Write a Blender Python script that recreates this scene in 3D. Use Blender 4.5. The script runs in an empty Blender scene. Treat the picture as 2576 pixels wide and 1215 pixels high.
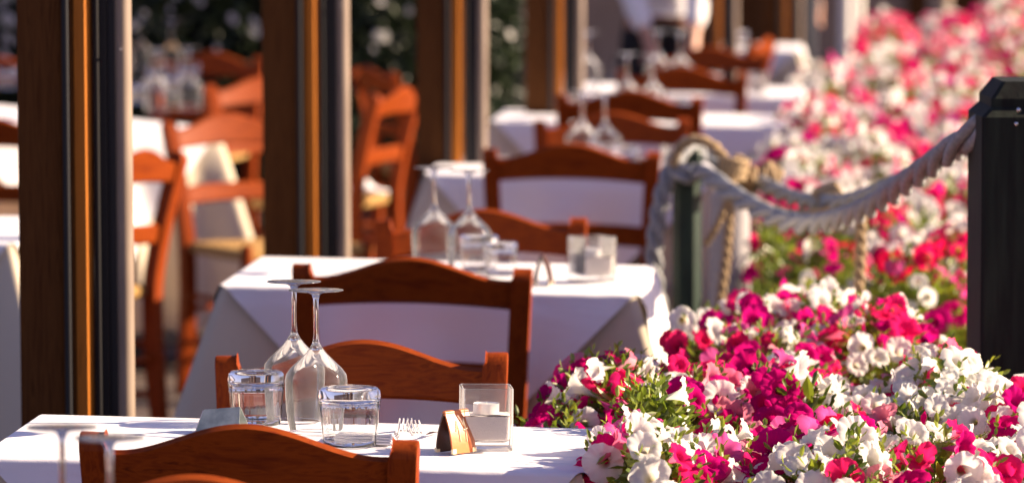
import bpy, bmesh, math, random
from math import sin, cos, pi, radians, sqrt, exp
from mathutils import Vector, Matrix, Euler, noise, Quaternion
random.seed(11)
S = bpy.context.scene
col = S.collection

# ------------------------------------------------------------------ camera, world, sun, exposure
CAM_H = 1.607
F = 12500.0                     # focal length in pixels of a 2576 px wide frame
PH = math.atan(959.5 / F)
cam_d = bpy.data.cameras.new('camera')
cam = bpy.data.objects.new('camera', cam_d); col.objects.link(cam)
cam.location = (0, 0, CAM_H)
cam.rotation_euler = (pi / 2 - PH, 0, 0)
cam_d.sensor_width = 36
cam_d.lens = F / 2576 * 36
cam_d.clip_start = 0.1; cam_d.clip_end = 3000
cam_d.dof.use_dof = True
cam_d.dof.focus_distance = 7.32
cam_d.dof.aperture_fstop = 5.5
S.camera = cam
S.render.resolution_x = 1024; S.render.resolution_y = 482

SUN_EL, SUN_AZ = radians(25), radians(8)       # azimuth measured from +X towards +Y
sd = Vector((cos(SUN_EL) * cos(SUN_AZ), cos(SUN_EL) * sin(SUN_AZ), sin(SUN_EL)))
W = bpy.data.worlds.new('World'); S.world = W; W.use_nodes = True
nt = W.node_tree
sky = nt.nodes.new('ShaderNodeTexSky'); sky.sky_type = 'NISHITA'; sky.sun_disc = False
sky.sun_elevation = SUN_EL; sky.sun_rotation = pi / 2 - SUN_AZ
tint = nt.nodes.new('ShaderNodeMixRGB'); tint.blend_type = 'MULTIPLY'; tint.inputs[0].default_value = 1; tint.inputs[2].default_value = (1.12, .90, 1.20, 1)
nt.links.new(sky.outputs[0], tint.inputs[1]); nt.links.new(tint.outputs[0], nt.nodes['Background'].inputs[0])
nt.nodes['Background'].inputs[1].default_value = 0.042
sl = bpy.data.lights.new('sun', 'SUN'); sl.energy = 5.0; sl.angle = radians(0.5); sl.color = (1.0, 0.79, 0.56)
so = bpy.data.objects.new('sun', sl); col.objects.link(so)
so.rotation_euler = sd.to_track_quat('Z', 'Y').to_euler()
S.view_settings.view_transform = 'Standard'; S.view_settings.look = 'None'
S.view_settings.gamma = 1; S.view_settings.use_curve_mapping = False
S.view_settings.exposure = 1.55
S.cycles.use_denoising = True
S.cycles.max_bounces = 12; S.cycles.transparent_max_bounces = 24; S.cycles.transmission_bounces = 12
S.cycles.sample_clamp_indirect = 8

# ------------------------------------------------------------------ measuring helpers
def X_of(px, Y, z):
    d = Y * cos(PH) + (CAM_H - z) * sin(PH)
    return (px - 1288) / F * d
def P(px, Y, z):
    return Vector((X_of(px, Y, z), Y, z))
def Y_at(py, z):
    return (CAM_H - z) / math.tan(PH + math.atan((py - 607.5) / F))
def PY(px, py, Y):               # a point at distance Y seen at that height
    z = CAM_H - Y * math.tan(PH + math.atan((py - 607.5) / F))
    return P(px, Y, z)

# ------------------------------------------------------------------ materials
def mat(name, color=(.5, .5, .5), rough=.6, **kw):
    m = bpy.data.materials.new(name); m.use_nodes = True
    b = m.node_tree.nodes['Principled BSDF']
    b.inputs['Base Color'].default_value = (*color, 1)
    b.inputs['Roughness'].default_value = rough
    for k, v in kw.items():
        b.inputs[k.replace('_', ' ')].default_value = v
    return m
def N(m, t): return m.node_tree.nodes.new(t)
def L(m, a, b): m.node_tree.links.new(a, b)
def tex(m, scale=(1, 1, 1), coord='Object', nscale=5, detail=4, distort=0, rough=.5):
    tc = N(m, 'ShaderNodeTexCoord'); mp = N(m, 'ShaderNodeMapping'); mp.inputs['Scale'].default_value = scale
    L(m, tc.outputs[coord], mp.inputs[0])
    n = N(m, 'ShaderNodeTexNoise'); n.inputs['Scale'].default_value = nscale
    n.inputs['Detail'].default_value = detail; n.inputs['Distortion'].default_value = distort
    n.inputs['Roughness'].default_value = rough
    L(m, mp.outputs[0], n.inputs['Vector'])
    return n, mp
def ramp(m, src, stops):
    r = N(m, 'ShaderNodeValToRGB'); L(m, src, r.inputs[0])
    e = r.color_ramp.elements
    while len(e) < len(stops): e.new(.5)
    for k, (p, c) in enumerate(stops):
        e[k].position = p; e[k].color = (*c, 1)
    return r
def bump(m, src, strength=.2, dist=.01):
    b = N(m, 'ShaderNodeBump'); b.inputs['Strength'].default_value = strength; b.inputs['Distance'].default_value = dist
    L(m, src, b.inputs['Height']); L(m, b.outputs[0], m.node_tree.nodes['Principled BSDF'].inputs['Normal'])
def base(m, out): L(m, out, m.node_tree.nodes['Principled BSDF'].inputs['Base Color'])

def wood_mat(name, c0, c1, scale, rough=.35, coat=.35, nscale=6):
    m = mat(name, c0, rough, Specular_IOR_Level=.08)
    m.node_tree.nodes['Principled BSDF'].inputs['Coat Weight'].default_value = coat
    m.node_tree.nodes['Principled BSDF'].inputs['Coat Roughness'].default_value = .25
    n, mp = tex(m, scale, nscale=nscale, detail=6, distort=1.6, rough=.6)
    r = ramp(m, n.outputs[0], [(.3, c0), (.55, c1), (.72, tuple(a * .7 for a in c0))])
    base(m, r.outputs[0]); bump(m, n.outputs[0], .12, .002)
    return m
M = {}
M['chair'] = wood_mat('varnished_cherry', (.15, .022, .005), (.27, .050, .006), (1.6, 14, 14), .5, .02)
M['chair_v'] = wood_mat('varnished_cherry_upright', (.15, .021, .005), (.27, .047, .006), (14, 14, 1.6), .5, .02)
M['timber'] = wood_mat('dark_timber', (.055, .019, .006), (.105, .042, .013), (14, 14, .7), .85, 0)
M['batten'] = wood_mat('golden_batten', (.34, .105, .013), (.44, .145, .018), (14, 14, .9), .5, .1)
M['black_metal'] = mat('black_rail', (.010, .009, .010), .55, Specular_IOR_Level=.2)
M['grey_pipe'] = mat('dark_grey_pipe', (.016, .016, .019), .55, Specular_IOR_Level=.25)
m = mat('beige_pipe', (.42, .33, .24), .45); n, _ = tex(m, (6, 6, 1), nscale=5, detail=5)
base(m, ramp(m, n.outputs[0], [(.3, (.19, .14, .105)), (.6, (.27, .205, .155))]).outputs[0]); M['beige'] = m
def cloth_mat(name, c, tr=.12):
    m = mat(name, c, .85, Sheen_Weight=.2)
    n1, _ = tex(m, (1, 5, 1), nscale=3, detail=3, distort=.8)
    n2, _ = tex(m, (1, 1, 1), nscale=420, detail=2)
    a = N(m, 'ShaderNodeMath'); a.operation = 'MULTIPLY_ADD'; a.inputs[1].default_value = .03
    L(m, n2.outputs[0], a.inputs[0]); L(m, n1.outputs[0], a.inputs[2])
    bump(m, a.outputs[0], .45, .02)
    return m
M['cloth'] = cloth_mat('white_cloth', (.80, .78, .80))
M['under'] = cloth_mat('cream_cloth', (.62, .53, .40))
m = mat('rush_weave', (.45, .25, .07), .8)
wv = N(m, 'ShaderNodeTexWave'); wv.inputs['Scale'].default_value = 60; wv.inputs['Distortion'].default_value = 1.2
tc = N(m, 'ShaderNodeTexCoord'); L(m, tc.outputs['Object'], wv.inputs[0])
base(m, ramp(m, wv.outputs[0], [(0, (.26, .13, .03)), (1, (.60, .36, .11))]).outputs[0]); bump(m, wv.outputs[0], .6, .004); M['rush'] = m
M['paving'] = mat('paving', (.16, .11, .09), .8)
n, _ = tex(M['paving'], (1, 1, 1), nscale=3, detail=8); base(M['paving'], ramp(M['paving'], n.outputs[0], [(.3, (.05, .032, .026)), (.7, (.11, .075, .06))]).outputs[0])
M['green_paint'] = mat('dark_green_paint', (.020, .045, .032), .5, Specular_IOR_Level=.3)
n, _ = tex(M['green_paint'], (20, 20, 2), nscale=4, detail=6); base(M['green_paint'], ramp(M['green_paint'], n.outputs[0], [(.35, (.012, .026, .020)), (.7, (.030, .060, .042))]).outputs[0])
M['black_paint'] = mat('blackened_post_paint', (.012, .014, .012), .8, Specular_IOR_Level=.2)
n, _ = tex(M['black_paint'], (12, 12, 1.2), nscale=5, detail=6); base(M['black_paint'], ramp(M['black_paint'], n.outputs[0], [(.35, (.008, .008, .007)), (.7, (.020, .027, .019))]).outputs[0]); bump(M['black_paint'], n.outputs[0], .3, .004)
def fibre(name, a, b):
    m = mat(name, a, .85); n, _ = tex(m, (1, 1, 1), nscale=90, detail=4)
    base(m, ramp(m, n.outputs[0], [(.3, a), (.7, b)]).outputs[0]); bump(m, n.outputs[0], .4, .003); return m
M['rope_grey'] = fibre('grey_rope_fibre', (.21, .22, .235), (.34, .35, .36))
M['rope_beige'] = fibre('hemp_rope_fibre', (.28, .19, .10), (.44, .32, .18))
M['leather'] = mat('tan_leather', (.62, .17, .04), .4)
n, _ = tex(M['leather'], nscale=120); bump(M['leather'], n.outputs[0], .3, .001)
M['leather_dark'] = mat('dark_leather', (.05, .015, .01), .35)
M['gold'] = mat('gold_ink', (.98, .82, .50), .35, Metallic=.1)
M['steel'] = mat('steel', (.75, .75, .77), .15, Metallic=1.0)
M['wax'] = mat('candle_wax', (.85, .82, .74), .4, Subsurface_Weight=.3)
M['tin'] = mat('tealight_tin', (.78, .78, .78), .35, Metallic=.5)
m = mat('pale_sand', (.84, .78, .72), .95); n, _ = tex(m, nscale=500, detail=2); bump(m, n.outputs[0], .5, .002); M['sand'] = m
m = mat('printed_card', (.32, .36, .34), .5); n, _ = tex(m, nscale=40, detail=5)
base(m, ramp(m, n.outputs[0], [(.35, (.22, .26, .25)), (.65, (.42, .46, .42))]).outputs[0]); M['card'] = m
M['card_in'] = mat('card_white_side', (.7, .66, .75), .6)
M['paper'] = mat('paper_napkin', (.82, .80, .82), .9)
M['skin'] = mat('skin', (.50, .26, .17), .5, Subsurface_Weight=.1)
M['hair'] = mat('dark_hair', (.02, .013, .01), .5)
M['shirt'] = mat('white_shirt', (.80, .78, .78), .8)
M['navy'] = mat('navy_trousers', (.008, .010, .025), .85)
M['black_cloth'] = mat('black_trousers', (.006, .006, .009), .85)
M['stone'] = mat('grey_stone', (.34, .32, .33), .8)
n, _ = tex(M['stone'], nscale=9, detail=8); bump(M['stone'], n.outputs[0], .4, .01)
M['plaster'] = mat('warm_plaster', (.34, .22, .15), .85)
n, _ = tex(M['plaster'], nscale=1.3, detail=6); base(M['plaster'], ramp(M['plaster'], n.outputs[0], [(.3, (.26, .17, .11)), (.7, (.42, .30, .21))]).outputs[0])
M['white_paint'] = mat('white_paint', (.80, .76, .68), .5)
M['planter'] = mat('planter_slate', (.06, .065, .085), .7)
M['soil'] = mat('soil', (.04, .025, .015), .95)

def thin_glass(ior, haze, edge):
    m = bpy.data.materials.new('thin_glass'); m.use_nodes = True; t = m.node_tree
    for x in list(t.nodes): t.nodes.remove(x)
    o = t.nodes.new('ShaderNodeOutputMaterial'); mx = t.nodes.new('ShaderNodeMixShader')
    tr = t.nodes.new('ShaderNodeBsdfTransparent'); tr.inputs[0].default_value = (.96, .96, .965, 1)
    gl = t.nodes.new('ShaderNodeBsdfGlossy'); gl.inputs['Roughness'].default_value = .045
    fr = t.nodes.new('ShaderNodeFresnel'); fr.inputs[0].default_value = ior
    t.links.new(fr.outputs[0], mx.inputs[0]); t.links.new(tr.outputs[0], mx.inputs[1]); t.links.new(gl.outputs[0], mx.inputs[2])
    # painted: pale edge stands in for refracted light, even whitish haze lightens the glass
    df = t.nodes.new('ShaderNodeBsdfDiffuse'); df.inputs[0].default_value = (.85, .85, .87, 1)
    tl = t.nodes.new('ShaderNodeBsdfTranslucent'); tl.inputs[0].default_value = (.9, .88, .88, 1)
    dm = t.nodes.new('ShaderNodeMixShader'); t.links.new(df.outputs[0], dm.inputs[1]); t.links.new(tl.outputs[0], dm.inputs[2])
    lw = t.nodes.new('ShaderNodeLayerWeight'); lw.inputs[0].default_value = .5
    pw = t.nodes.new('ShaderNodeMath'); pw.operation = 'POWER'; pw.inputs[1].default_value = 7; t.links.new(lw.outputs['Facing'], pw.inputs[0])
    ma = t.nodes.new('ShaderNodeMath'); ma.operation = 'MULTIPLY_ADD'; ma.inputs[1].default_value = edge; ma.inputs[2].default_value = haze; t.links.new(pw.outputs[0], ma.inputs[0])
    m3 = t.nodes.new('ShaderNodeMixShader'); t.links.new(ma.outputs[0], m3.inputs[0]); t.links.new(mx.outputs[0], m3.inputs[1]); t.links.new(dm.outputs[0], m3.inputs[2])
    t.links.new(m3.outputs[0], o.inputs[0]); return m
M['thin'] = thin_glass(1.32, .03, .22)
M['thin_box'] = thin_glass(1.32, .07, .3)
M['glass'] = mat('solid_glass', (.98, .98, .98), .015, Transmission_Weight=1.0, IOR=1.48)

BACKS = {'white_petal': (.84, .82, .76), 'hot_pink_petal': (.86, .16, .30), 'magenta_petal': (.66, .10, .34), 'crimson_petal': (.80, .05, .12), 'pale_rose_petal': (.85, .42, .48)}
def petal_mat(name, face, edge, throat, tr=.55):
    m = bpy.data.materials.new(name); m.use_nodes = True; t = m.node_tree
    for x in list(t.nodes): t.nodes.remove(x)
    o = t.nodes.new('ShaderNodeOutputMaterial')
    tc = t.nodes.new('ShaderNodeTexCoord'); sx = t.nodes.new('ShaderNodeSeparateXYZ'); t.links.new(tc.outputs['Object'], sx.inputs[0])
    cx = t.nodes.new('ShaderNodeCombineXYZ'); t.links.new(sx.outputs[0], cx.inputs[0]); t.links.new(sx.outputs[1], cx.inputs[1])
    ln = t.nodes.new('ShaderNodeVectorMath'); ln.operation = 'LENGTH'; t.links.new(cx.outputs[0], ln.inputs[0])
    r = t.nodes.new('ShaderNodeValToRGB'); t.links.new(ln.outputs['Value'], r.inputs[0])
    mr = t.nodes.new('ShaderNodeMath'); mr.operation = 'MULTIPLY'; mr.inputs[1].default_value = 28
    t.links.new(ln.outputs['Value'], mr.inputs[0]); t.links.new(mr.outputs[0], r.inputs[0])
    e = r.color_ramp.elements; e[0].position = .12; e[0].color = (*throat, 1); e[1].position = .95; e[1].color = (*edge, 1)
    q = e.new(.32); q.color = (*face, 1)
    # random brightness from flower to flower
    oi = t.nodes.new('ShaderNodeObjectInfo'); hs = t.nodes.new('ShaderNodeHueSaturation')
    ma = t.nodes.new('ShaderNodeMapRange'); ma.inputs[3].default_value = .486; ma.inputs[4].default_value = .502
    t.links.new(oi.outputs['Random'], ma.inputs[0]); t.links.new(ma.outputs[0], hs.inputs['Hue'])
    t.links.new(r.outputs[0], hs.inputs['Color'])
    d = t.nodes.new('ShaderNodeBsdfDiffuse'); tl = t.nodes.new('ShaderNodeBsdfTranslucent'); mx = t.nodes.new('ShaderNodeMixShader'); mx.inputs[0].default_value = tr
    gm = t.nodes.new('ShaderNodeNewGeometry'); bk = t.nodes.new('ShaderNodeMixRGB'); bk.inputs[2].default_value = (*BACKS[name], 1)
    t.links.new(gm.outputs['Backfacing'], bk.inputs[0]); t.links.new(hs.outputs[0], bk.inputs[1])
    t.links.new(bk.outputs[0], d.inputs[0]); t.links.new(bk.outputs[0], tl.inputs[0])
    t.links.new(d.outputs[0], mx.inputs[1]); t.links.new(tl.outputs[0], mx.inputs[2]); t.links.new(mx.outputs[0], o.inputs[0])
    return m
PET = {
 'white':   petal_mat('white_petal', (.86, .83, .78), (.91, .90, .87), (.35, .30, .10)),
 'pink':    petal_mat('hot_pink_petal', (.84, .014, .105), (.90, .030, .16), (.30, .01, .10)),
 'magenta': petal_mat('magenta_petal', (.58, .005, .14), (.66, .010, .19), (.16, .004, .08)),
 'red':     petal_mat('crimson_petal', (.78, .008, .045), (.80, .012, .06), (.55, .35, .20)),
 'rose':    petal_mat('pale_rose_petal', (.80, .20, .30), (.85, .30, .38), (.45, .10, .20)),
}
def leaf_mat(name, a, b, tr=.35):
    m = bpy.data.materials.new(name); m.use_nodes = True; t = m.node_tree
    for x in list(t.nodes): t.nodes.remove(x)
    o = t.nodes.new('ShaderNodeOutputMaterial')
    n = t.nodes.new('ShaderNodeTexNoise'); n.inputs['Scale'].default_value = 14
    tc = t.nodes.new('ShaderNodeTexCoord'); t.links.new(tc.outputs['Object'], n.inputs[0])
    r = t.nodes.new('ShaderNodeValToRGB'); t.links.new(n.outputs[0], r.inputs[0])
    r.color_ramp.elements[0].position = .35; r.color_ramp.elements[0].color = (*a, 1)
    r.color_ramp.elements[1].position = .65; r.color_ramp.elements[1].color = (*b, 1)
    d = t.nodes.new('ShaderNodeBsdfDiffuse'); tl = t.nodes.new('ShaderNodeBsdfTranslucent'); gl = t.nodes.new('ShaderNodeBsdfGlossy')
    gl.inputs['Roughness'].default_value = .4
    mx = t.nodes.new('ShaderNodeMixShader'); mx.inputs[0].default_value = tr; m2 = t.nodes.new('ShaderNodeMixShader'); m2.inputs[0].default_value = .06
    t.links.new(r.outputs[0], d.inputs[0]); t.links.new(r.outputs[0], tl.inputs[0])
    t.links.new(d.outputs[0], mx.inputs[1]); t.links.new(tl.outputs[0], mx.inputs[2])
    t.links.new(mx.outputs[0], m2.inputs[1]); t.links.new(gl.outputs[0], m2.inputs[2]); t.links.new(m2.outputs[0], o.inputs[0])
    return m
M['leaf'] = leaf_mat('petunia_leaf', (.085, .14, .012), (.30, .36, .03), .45)
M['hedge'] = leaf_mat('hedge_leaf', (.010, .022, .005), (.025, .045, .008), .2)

# ------------------------------------------------------------------ object helpers
def tag(o, label=None, cat=None, group=None, kind=None):
    if label: o['label'] = label
    if cat: o['category'] = cat
    if group: o['group'] = group
    if kind: o['kind'] = kind
    return o
def empty(name, loc=(0, 0, 0), rot=(0, 0, 0)):
    o = bpy.data.objects.new(name, None); col.objects.link(o); o.empty_display_size = .05
    o.location = loc; o.rotation_euler = rot; return o
def mesh_of(name, verts, faces, mats, smooth=True, fmat=None):
    me = bpy.data.meshes.new(name); me.from_pydata([tuple(v) for v in verts], [], faces)
    for m_ in (mats if isinstance(mats, (list, tuple)) else [mats]): me.materials.append(m_)
    if smooth: me.polygons.foreach_set('use_smooth', [True] * len(me.polygons))
    if fmat: me.polygons.foreach_set('material_index', fmat)
    me.update(); return me
def link(name, me, parent=None, loc=None, rot=None):
    o = bpy.data.objects.new(name, me); col.objects.link(o)
    if parent: o.parent = parent
    if loc is not None: o.location = loc
    if rot is not None: o.rotation_euler = rot
    return o
KIDS = {}
def children(o): return [c for c in bpy.data.objects if c.parent == o]
def copy_tree(o, parent=None, kids=None):
    kids = kids if kids is not None else build_kids()
    c = o.copy(); col.objects.link(c); c.parent = parent
    for ch in kids.get(o.name, []): copy_tree(ch, c, kids)
    return c
def build_kids():
    k = {}
    for o in bpy.data.objects:
        if o.parent: k.setdefault(o.parent.name, []).append(o)
    return k
class MB:
    def __init__(s): s.v = []; s.f = []; s.m = []
    def add(s, v, f, mi=0):
        b = len(s.v); s.v += [Vector(x) for x in v]; s.f += [[i + b for i in q] for q in f]; s.m += [mi] * len(f)
    def box(s, c, d, mi=0, bev=0.0, rot=None):
        bm = bmesh.new(); bmesh.ops.create_cube(bm, size=1)
        for v in bm.verts: v.co = Vector((v.co.x * d[0], v.co.y * d[1], v.co.z * d[2]))
        if bev: bmesh.ops.bevel(bm, geom=bm.edges[:], offset=bev, segments=2, affect='EDGES', profile=.6)
        R = rot.to_matrix() if rot is not None else Matrix.Identity(3)
        vs = [R @ v.co + Vector(c) for v in bm.verts]; bm.verts.index_update()
        fs = [[v.index for v in f.verts] for f in bm.faces]; bm.free(); s.add(vs, fs, mi)
    def tube(s, pts, r, n=10, mi=0, caps=True, closed=False):
        pts = [Vector(p) for p in pts]; rr = r if isinstance(r, (list, tuple)) else [r] * len(pts)
        up = Vector((0, 0, 1)); rings = []; prev = None
        for i, p in enumerate(pts):
            a = pts[max(i - 1, 0)]; b = pts[min(i + 1, len(pts) - 1)]
            t = (b - a).normalized()
            if prev is None:
                u = t.cross(up if abs(t.z) < .9 else Vector((1, 0, 0))).normalized()
            else:
                u = (prev - t * prev.dot(t)).normalized()
            prev = u; w = t.cross(u)
            rings.append([p + (u * cos(2 * pi * k / n) + w * sin(2 * pi * k / n)) * rr[i] for k in range(n)])
        s.rings(rings, mi, caps)
    def rings(s, rings, mi=0, caps=True, wrap=False):
        n = len(rings[0]); v = [p for r in rings for p in r]; f = []
        for i in range(len(rings) - 1):
            for k in range(n):
                f.append([i * n + k, i * n + (k + 1) % n, (i + 1) * n + (k + 1) % n, (i + 1) * n + k])
        if caps: f.append(list(range(n))[::-1]); f.append([(len(rings) - 1) * n + k for k in range(n)])
        s.add(v, f, mi)
    def lathe(s, prof, n=40, mi=0, c=(0, 0, 0), mis=None):
        base_ = len(s.v); v = []
        for (r, z) in prof:
            v += [Vector((r * cos(2 * pi * k / n), r * sin(2 * pi * k / n), z)) + Vector(c) for k in range(n)]
        s.v += v
        for i in range(len(prof) - 1):
            for k in range(n):
                s.f.append([base_ + i * n + k, base_ + i * n + (k + 1) % n, base_ + (i + 1) * n + (k + 1) % n, base_ + (i + 1) * n + k])
                s.m.append(mis[i] if mis else mi)
    def prism(s, poly, y0, y1, mi=0, axis='x'):
        # poly of 2-D points extruded between y0 and y1 along axis
        n = len(poly)
        def mk(p, t):
            return Vector((t, p[0], p[1])) if axis == 'x' else (Vector((p[0], t, p[1])) if axis == 'y' else Vector((p[0], p[1], t)))
        v = [mk(p, y0) for p in poly] + [mk(p, y1) for p in poly]
        f = [[k, (k + 1) % n, n + (k + 1) % n, n + k] for k in range(n)] + [list(range(n))[::-1], [n + k for k in range(n)]]
        s.add(v, f, mi)
    def me(s, name, mats, smooth=True, bev=0, fixn=True):
        me = mesh_of(name, s.v, s.f, mats, smooth, s.m)
        if bev or fixn:
            bm = bmesh.new(); bm.from_mesh(me)
            if bev:
                es = [e for e in bm.edges if len(e.link_faces) == 2 and e.calc_face_angle(0) > .6]
                bmesh.ops.bevel(bm, geom=es, offset=bev, segments=2, affect='EDGES', profile=.6)
            if fixn: bmesh.ops.recalc_face_normals(bm, faces=bm.faces[:])
            bm.to_mesh(me); bm.free()
            if smooth: me.polygons.foreach_set('use_smooth', [True] * len(me.polygons))
        return me
    def build(s, name, mats, parent=None, smooth=True, bev=0, loc=None, rot=None, sharp=True, fixn=True):
        me = s.me(name, mats, smooth, bev, fixn)
        if smooth and sharp:
            me.set_sharp_from_angle(angle=radians(40))
        return link(name, me, parent, loc, rot)

# ------------------------------------------------------------------ ground and far background
g = MB(); g.add([(-300, -20, -.003), (300, -20, -.003), (300, 600, -.003), (-300, 600, -.003)], [[0, 1, 2, 3]])
tag(g.build('ground', M['paving'], smooth=False, fixn=False), kind='structure')

t = empty('plaster_wall', (0, 33, 0)); tag(t, 'warm brown plastered building front far behind the terrace', 'building')
w = MB(); w.box((2, .3, 2.2), (12, .5, 4.4)); w.build('wall', M['plaster'], t, smooth=False)
for k, x in enumerate((-2.6, -.6, 1.7, 2.9)):
    w = MB(); w.box((x, 0.02, 1.1), (.55, .1, 2.2), bev=.01); w.build('shutter', M['timber'], t, smooth=False)

# ------------------------------------------------------------------ chairs
def post_y(z):
    if z < .45: return -.19 - .035 * (1 - z / .45) ** 1.5
    q = (z - .45) / .38
    return -.19 - .085 * q ** 1.4
def post_x(z): return .192 + .024 * max(0, (z - .3) / .5)
def make_chair():
    root = empty('cafe_chair')
    for s in (-1, 1):
        mb = MB(); W_ = .036
        zs = [0, .1, .2, .3, .4, .45, .5, .56, .62, .68, .73, .77, .795]
        front = []; back = []
        for z in zs:
            dpt = .021 if z > .1 else .018
            front.append((post_y(z) + dpt, z)); back.append((post_y(z) - dpt, z))
        cz = .797; cy = post_y(cz)
        arc = [(cy + .021 * cos(a), cz + .023 * sin(a)) for a in [pi * k / 8 for k in range(1, 8)]]
        poly = front + arc + back[::-1]
        n = len(poly)
        vin = [Vector((s * (post_x(p[1]) - W_ / 2), p[0], p[1])) for p in poly]
        vout = [Vector((s * (post_x(p[1]) + W_ / 2), p[0], p[1])) for p in poly]
        f = [[k, (k + 1) % n, n + (k + 1) % n, n + k] for k in range(n)]
        # side faces as quad strips
        m_ = len(zs)
        for a_ in (0, n):
            for k in range(m_ - 1): f.append([a_ + k, a_ + k + 1, a_ + n - 2 - k, a_ + n - 1 - k])
            f.append([a_ + m_ - 1] + [a_ + m_ + j for j in range(7)] + [a_ + m_ + 7])
        mb.add(vin + vout, f)
        mb.build('back_post', M['chair_v'], root, bev=.004)
    def rail(name, xh, zt, zb, th, bow, dy=0, mt=M['chair'], nx=28):
        mb = MB(); rings = []
        for i in range(nx + 1):
            x = -xh + 2 * xh * i / nx
            t_, b_ = zt(x), zb(x)
            ring = []
            r_ = min(.006, th * .4)
            for (fy, fz) in ((-1, -.5), (-1, -.25), (-1, 0), (-1, .25), (-1, .5), (0, .5), (1, .5), (1, .25), (1, 0), (1, -.25), (1, -.5), (0, -.5)):
                z = (t_ + b_) / 2 + fz * (t_ - b_)
                if fz == .5 and fy != 0: z -= r_
                if fz == -.5 and fy != 0: z += r_
                yy = fy * th / 2
                y = post_y(min(z, .83)) - bow * (1 - (x / xh) ** 2) + dy + yy
                ring.append(Vector((x, y, z)))
            rings.append(ring)
        mb.rings(rings); return mb.build(name, mt, root)
    def camel(x):
        u = min(1, abs(x) / .197); k = .5 + .5 * cos(pi * min(1, u / .93))
        return .796 + .044 * k ** .9
    rail('crest_rail', .199, camel, lambda x: .735 + .012 * (1 - (x / .199) ** 2), .022, .022)
    rail('back_rail', .186, lambda x: .625 + .008 * (1 - (x / .186) ** 2), lambda x: .570 + .008 * (1 - (x / .186) ** 2), .016, .018)
    # seat
    mb = MB(); rings = []
    for (z, k) in ((.425, .93), (.43, .98), (.44, 1), (.452, 1), (.460, .975), (.463, .90), (.457, .5), (.452, .05)):
        ring = []
        cs = [(-.195, -.18), (.195, -.18), (.225, .20), (-.225, .20)]
        for a in range(4):
            p, q = cs[a], cs[(a + 1) % 4]
            for j in range(6):
                tt = j / 6
                ring.append(Vector(((p[0] + (q[0] - p[0]) * tt) * k, (p[1] + (q[1] - p[1]) * tt - .01) * k + .01, z)))
        rings.append(ring)
    mb.rings(rings); mb.build('seat', M['rush'], root)
    for s in (-1, 1):
        mb = MB(); mb.tube([(s * .205, .19, 0), (s * .207, .19, .2), (s * .208, .19, .44), (s * .208, .19, .475)], [.014, .018, .019, .017], 12)
        mb.build('front_leg', M['chair_v'], root)
    for (a, b) in ((( -.205, .19, .16), (-.190, -.20, .16)), ((.205, .19, .16), (.190, -.20, .16)), ((-.205, .19, .30), (-.19, -.19, .30)), ((.205, .19, .30), (.19, -.19, .30)),
                   ((-.205, .19, .22), (.205, .19, .22)), ((-.205, .19, .34), (.205, .19, .34)), ((-.19, -.20, .26), (.19, -.20, .26))):
        mb = MB(); mb.tube([a, b], .010, 10); mb.build('stretcher', M['chair'], root)
    return root
chair0 = make_chair()
_used = [False]
def chair(px, Y, yaw, label, group='chairs drawn up along the terrace tables', roll=.016, tall=1.0):
    """px, Y: the middle of the crest rail; yaw 0 faces away from the street end (+Y)."""
    c = chair0 if not _used[0] else copy_tree(chair0)
    _used[0] = True
    R = Matrix.Rotation(yaw, 3, 'Z')
    off = R @ Vector((0, -.285, 0))
    p = P(px, Y, .84)
    c.location = (p.x - off.x, Y - off.y, 0); c.scale = (1, 1, tall)
    c.rotation_euler = Euler((0, roll, yaw))
    return tag(c, label, 'chair', group)
D = radians
chair(505, 6.18, pi + D(3), 'red-brown chair at the very bottom edge, only its crest rail showing')
chair(598, 6.76, D(-5), 'nearest dark brown chair, its back to us against the card-marked table')
chair(932, 7.93, pi - D(2), 'brown chair facing us behind the wine glasses and square candle glass')
chair(1018, 9.62, D(-4), 'brown chair with its back to us tucked under the second draped table')
chair(1226, 10.93, pi - D(4), 'brown chair facing us behind the second table, right of the upturned glasses')
chair(1424, 13.0, D(-4), 'dark brown chair back left of the roped green post', tall=1.035)
chair(1550, 14.9, pi - D(2), 'reddish chair facing us behind the third pair of upturned glasses', tall=1.015)
chair(1572, 15.75, D(-5), 'brown chair tucked under the fourth table, behind the reddish one', tall=1.05)
chair(1706, 17.75, D(-6), 'brown chair with a sunlit orange right post at the fifth table', tall=1.04)
chair(1790, 20.0, pi - D(4), 'farthest chair of the row, facing us before the waiter', tall=1.02)
chair(1925, 21.6, pi * .42, 'orange sunlit chair seen sideways beyond the far tables', 'chairs scattered deeper in the terrace')
IN = 'chairs around the inner tables'
chair(572, 15.1, D(-147), 'bright orange sunlit chair between the first two timber posts', IN, 0)
chair(352, 13.2, D(60), 'orange chair partly hidden by the beige pipe of the nearest post', IN, 0)
chair(660, 17.6, D(-150), 'red chair half hidden behind the second timber post', IN, 0)
chair(530, 19.9, pi + D(-15), 'brown chair with its crest under the dark hedge', IN, 0)
chair(-30, 14.9, D(-8), 'dark red chair at the left edge against the long cloth', IN, 0)
chair(-10, 19.4, pi, 'orange-red chair at the top left edge beyond the long cloth', IN, 0)
chair(1010, 16.9, D(72), 'tall red-brown chair seen from the side between the second and third posts', IN, 0)
chair(930, 18.6, D(-70), 'shaded chair seen sideways just right of the second post', IN, 0)

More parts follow.
